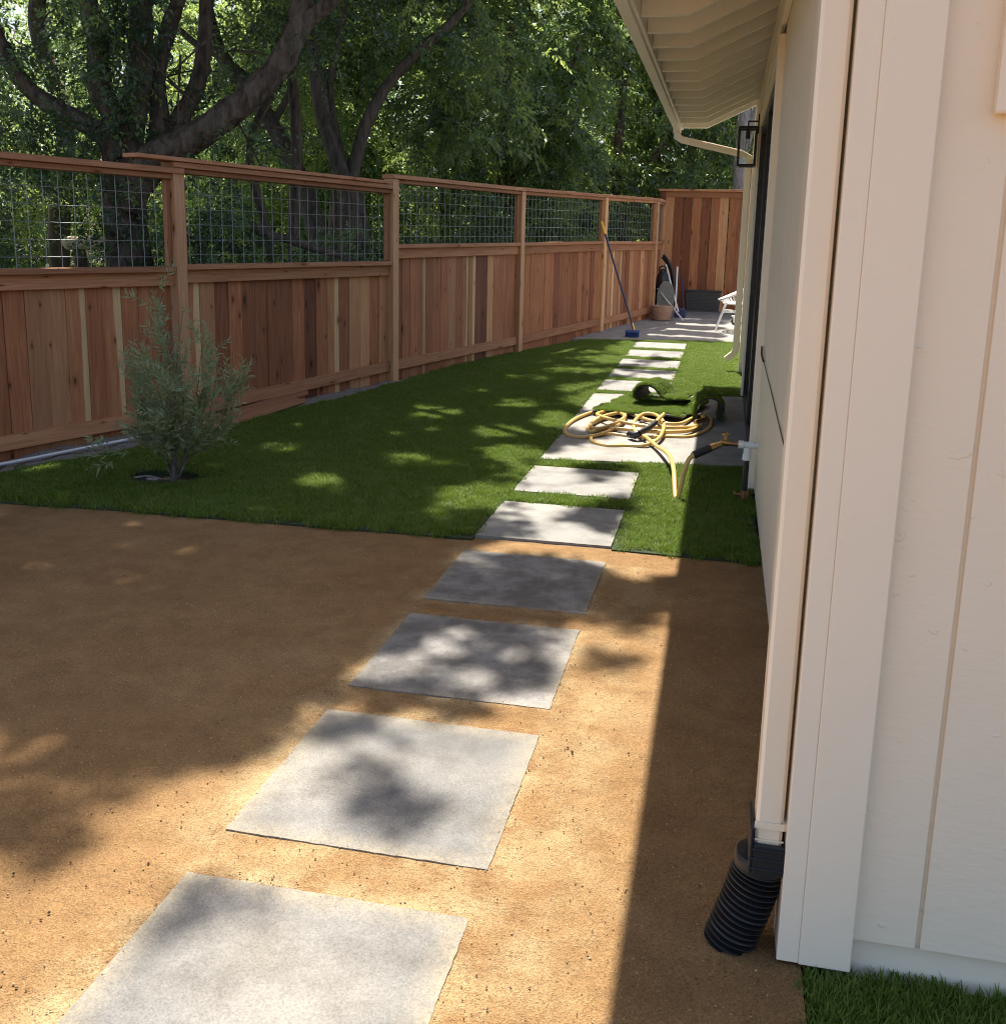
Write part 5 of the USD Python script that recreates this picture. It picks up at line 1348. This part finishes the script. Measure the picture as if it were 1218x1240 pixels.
def olive_twig(seed):
    g = np.random.default_rng(seed)
    V, F, k = [], [], 0
    L = .17
    for j in range(17):
        b = (j + .5) / 17
        p = np.array([b * L, 0.012 * math.sin(b * 4 + seed), 0])
        a = g.uniform(0, 6.28)
        d = np.array([.75, math.cos(a) * .75, math.sin(a) * .75]) + g.normal(size=3) * .12
        R = rot_from(d / np.linalg.norm(d), g.normal(size=3))
        s = g.uniform(.7, 1.25)
        v, f = leaf_mesh(.050 * s, .0105 * s, .2, g.uniform(-.1, .2))
        V.append(v @ R.T + p); F.append(f + k); k += len(v)
    st = tube([(0, 0, 0), (L * .5, .01 * math.sin(2 + seed), 0), (L, .012 * math.sin(4 + seed), 0)], [.0016, .0012, .0006], 4)
    V.append(st.vertices); F.append(st.faces + k)
    return trimesh.Trimesh(np.vstack(V), np.vstack(F), process=False)


twigs = [olive_twig(s) for s in range(4)]
tp, tq = [], []
for (p, d) in spts:
    rep = 3 if p[2] < 0.80 else 2
    if p[2] < 0.17:
        rep = 0
    for _ in range(rep if og.uniform() < .34 else 0):
        dd = d / np.linalg.norm(d) * .55 + np.array([og.normal() * .55, og.normal() * .55, og.uniform(.0, .8)])
        dd /= np.linalg.norm(dd)
        x = np.array([1.0, 0, 0]); ax = np.cross(x, dd); w = 1 + x @ dd
        q = np.array([w, *ax]); q /= np.linalg.norm(q) + 1e-9
        tp.append(p + og.normal(size=3) * .012); tq.append(q)
for _ in range(6):     # a few low drooping shoots on the left
    tp.append([-3.05 + og.normal() * .10, 4.72 + og.normal() * .06, .17 + .05 * og.normal()])
    q = np.array([og.normal() * .3, .0, .15 * og.normal(), 1.0]); tq.append(q / np.linalg.norm(q))
said(instancer('foliage', OL, twigs, ['leaf_olive'] * 4, np.array(tp), np.array(tq), og.uniform(.75, 1.15, len(tp)), og.integers(0, 4, len(tp))), kind='stuff')
said(obj('dry_twig', cat_(smooth_tube([(-3.06, 4.75, .02), (-2.98, 4.77, .03), (-2.90, 4.76, .022)], .006, .004, 6), smooth_tube([(-2.94, 4.69, .035), (-2.87, 4.68, .04)], .009, .007, 6)), 'bark_pale', smooth=True), 'pale dry twigs lying at the foot of the olive tree', 'twig')

# ------------------------------------------------------------------ things on the patio
pz = lambda y: float(gz(y)) + 0.012
BR = thing('push_broom', 'blue push broom with yellow grip leaning on the side fence', 'broom')
b0, b1 = np.array([-1.105, 12.95, pz(12.95) + .085]), np.array([-1.60, 13.10, 1.60])
bd = (b1 - b0) / np.linalg.norm(b1 - b0)
obj('handle', tube([b0, b1 - bd * .17], .0125, 10), 'navy_metal', BR, smooth=40)
obj('grip', tube([b1 - bd * .17, b1], .016, 10), 'yellow_plastic', BR, smooth=40)
obj('socket', tube([b0 - bd * .05, b0 + bd * .09], .019, 10), 'brass', BR, smooth=40)
obj('head', chamfer_box(-1.21, -1.03, 12.85, 12.99, pz(12.9) + .045, pz(12.9) + .088, .012), 'blue_plastic', BR)
brs = []
for x in np.arange(-1.20, -1.035, .012):
    for y in (12.87, 12.895, 12.92, 12.945, 12.97):
        brs.append(tube([(x, y, pz(y) + .05), (x + .004 * math.sin(x * 90), y - .004, pz(y) + .002)], .004, 4))
obj('bristles', cat_(*brs), 'blue_plastic', BR)

PL = thing('planter_pot', 'squat terracotta pot standing by the fence corner post', 'pot', (-0.88, 14.95, pz(14.95)))
pp = lathe([(0, 0), (.115, 0), (.125, .01), (.155, .15), (.165, .20), (.160, .21), (.145, .205), (.135, .16), (0, .15)], 32)
obj('body', pp, 'terracotta', PL, smooth=35)
obj('soil', lathe([(0, 0), (.132, 0), (.132, .006), (0, .012)], 24, (0, 0, .16)), 'dark_soil', PL)
GS = Polygon([(-.11, 0), (.105, 0), (.115, .36), (.09, .46), (.03, .53), (-.03, .53), (-.085, .46), (-.115, .36)]).buffer(.012)
m = trimesh.creation.extrude_polygon(GS, .03)
m.apply_transform(trimesh.transformations.rotation_matrix(math.pi / 2 - .09, (1, 0, 0)))
m.apply_translation((-0.86, 15.27, pz(15.2)))
said(obj('grey_board', m, 'grey_board'), 'grey round-topped board standing upright behind the terracotta pot', 'board')
BG = thing('black_bag', 'black bag slumped against the fence corner behind the grey board', 'bag', (-0.93, 15.48, pz(15.5)))
m = trimesh.creation.icosphere(3, 1.0)
m.vertices *= np.array([.12, .10, .36]) * (1 + .12 * fbm(m.vertices, 2.4, 3, 8))[:, None]
m.apply_translation((0, 0, .33))
obj('body', m, 'black_plastic', BG, smooth=60)
obj('handle', smooth_tube([(-.04, 0, .62), (-.05, -.02, .72), (.03, -.03, .74), (.05, 0, .62)], .012, sides=8), 'black_plastic', BG, smooth=True)
HP = thing('black_hose', 'black hose arching up the corner of the two fences', 'hose')
obj('arc', smooth_tube([(-0.95, 15.75, 1.17), (-.90, 15.72, 1.12), (-.84, 15.70, 1.02), (-.79, 15.68, .88), (-.765, 15.66, .70), (-.77, 15.64, .5), (-.78, 15.6, .26)], .022, sides=10), 'black_plastic', HP, smooth=True)
obj('arc', smooth_tube([(-0.97, 15.78, 1.14), (-.89, 15.76, 1.05), (-.83, 15.74, .93), (-.80, 15.72, .76), (-.80, 15.68, .3)], .020, sides=10), 'black_plastic', HP, smooth=True)
said(obj('pole', tube([(-0.90, 15.60, 1.03), (-0.66, 15.2, .36)], .0135, 10), 'white_paint', smooth=40), 'white pole leaning in the fence corner with its top leftmost', 'pole')
said(obj('pole', tube([(-0.735, 15.75, 1.0), (-0.715, 15.45, pz(15.4))], .0135, 10), 'white_paint', smooth=40), 'white pole standing nearly upright in the fence corner', 'pole')
said(obj('pole', tube([(-0.99, 15.35, .68), (-0.57, 14.85, pz(14.8) + .02)], .012, 10), 'pole_grey', smooth=40), 'low pale grey pole slanting down beside the terracotta pot', 'pole')
BB = thing('blue_brush', 'dark blue long-handled brush standing in the fence corner', 'brush')
obj('handle', tube([(-0.665, 15.75, .86), (-0.585, 15.45, pz(15.4) + .08)], .012, 10), 'navy_metal', BB, smooth=40)
obj('head', chamfer_box(-.72, -.555, 15.36, 15.47, pz(15.4), pz(15.4) + .10, .012), 'blue_plastic', BB)
obj('bristles', chamfer_box(-.71, -.565, 15.34, 15.357, pz(15.4) + .005, pz(15.4) + .13, .006), 'navy_metal', BB)
TU = thing('ribbed_tub', 'dark grey ribbed plastic tub tipped against the back fence', 'tub', (-.33, 16.28, pz(16.3)), 0)
tb = []
outer = Polygon([(-.235, .0), (.235, .0), (.262, .30), (-.262, .30)]).buffer(.012)
m = trimesh.creation.extrude_polygon(outer, .05); m.apply_transform(trimesh.transformations.rotation_matrix(math.pi / 2, (1, 0, 0))); m.apply_translation((0, .06, .012))
obj('body', m, 'dark_grey_plastic', TU)
for k in range(6):
    zc = .045 + .043 * k
    obj('rib', chamfer_box(-.205 - .004 * k, .205 + .004 * k, -.004, .0085, zc, zc + .02, .003), 'dark_grey_plastic', TU)
obj('rim', cat_(chamfer_box(-.285, .285, -.012, .075, .308, .335, .006)), 'black_plastic', TU)

# chair: round tub of cords on a splayed white frame
CH = thing('patio_chair', 'white corded round tub chair half hidden by the house corner', 'chair', (0.265, 14.05, pz(14.05)), math.pi)
# local: front towards +x (turned by 180 degrees it faces the fence side)
rim = []
for a in np.linspace(0, 2 * math.pi, 41)[:-1]:
    r = .36
    back = 0.5 * (1 - math.cos(a))          # 0 at the front, 1 at the back
    rim.append((r * math.cos(a) * (1.0 + .12 * back) - .02, .345 * math.sin(a), .405 + .34 * back ** 1.15))
rim.append(rim[0])
seat = [(.26 * math.cos(a) + .02, .26 * math.sin(a), .36) for a in np.linspace(0, 2 * math.pi, 33)]
obj('rim', tube(np.array(rim), .0125, 8, False), 'white_paint', CH, smooth=True)
obj('seat_ring', tube(np.array(seat), .0115, 8, False), 'white_paint', CH, smooth=True)
cords = []
for k in range(40):
    a = 2 * math.pi * k / 40
    p = np.array(rim[k]); q = np.array([.045 * math.cos(a) + .02, .045 * math.sin(a), .345])
    m_ = np.array([.255 * math.cos(a) + .02, .255 * math.sin(a), .372])
    for off in (-.008, .008):
        o_ = np.array([-math.sin(a), math.cos(a), 0]) * off
        cords.append(tube([p + o_, m_ + o_, q + o_ * .2], .0048, 5))
obj('cords', cat_(*cords), 'white_paint', CH, smooth=True)
for sx, sy in ((1, 1), (1, -1), (-1, 1), (-1, -1)):
    obj('leg', tube([(sx * .22 + .02, sy * .17, .37), (sx * .33 + .03, sy * .24, 0.0)], [.0135, .0115], 9), 'white_paint', CH, smooth=40)
for sy in (-1, 1):
    obj('stretcher', tube([(.256 + .023, sy * .192, .25), (-.256 + .023, sy * .192, .25)], .0095, 8), 'white_paint', CH, smooth=40)
# small wheeled base standing behind the chair
WB = thing('wheeled_base', 'low white wheeled base with black casters behind the chair', 'wheeled base', (.27, 14.75, pz(14.75)))
obj('frame', cat_(chamfer_box(-.16, .30, -.02, .02, .10, .125, .004), chamfer_box(-.10, .30, -.018, .018, .21, .235, .004), chamfer_box(-.06, -.035, -.017, .017, .1255, .2095, .003)), 'white_paint', WB)
for k, (x, y) in enumerate([(-.12, -.06), (-.02, .10), (.24, -.06)]):
    w = lathe([(0, -.014), (.034, -.014), (.042, -.008), (.042, .008), (.034, .014), (0, .014)], 20)
    w.apply_transform(trimesh.transformations.rotation_matrix(math.pi / 2, (1, 0, 0))); w.apply_translation((x, y, .042))
    cw = obj('wheel', w, 'black_plastic', WB, smooth=40)
    obj('fork', cat_(bx(x - .012, x + .012, y + .016, y + .021, .03, .098), bx(x - .012, x + .012, y - .021, y - .016, .03, .098), bx(x - .013, x + .013, y - .022, y + .022, .0985, .1)), 'white_paint', cw)
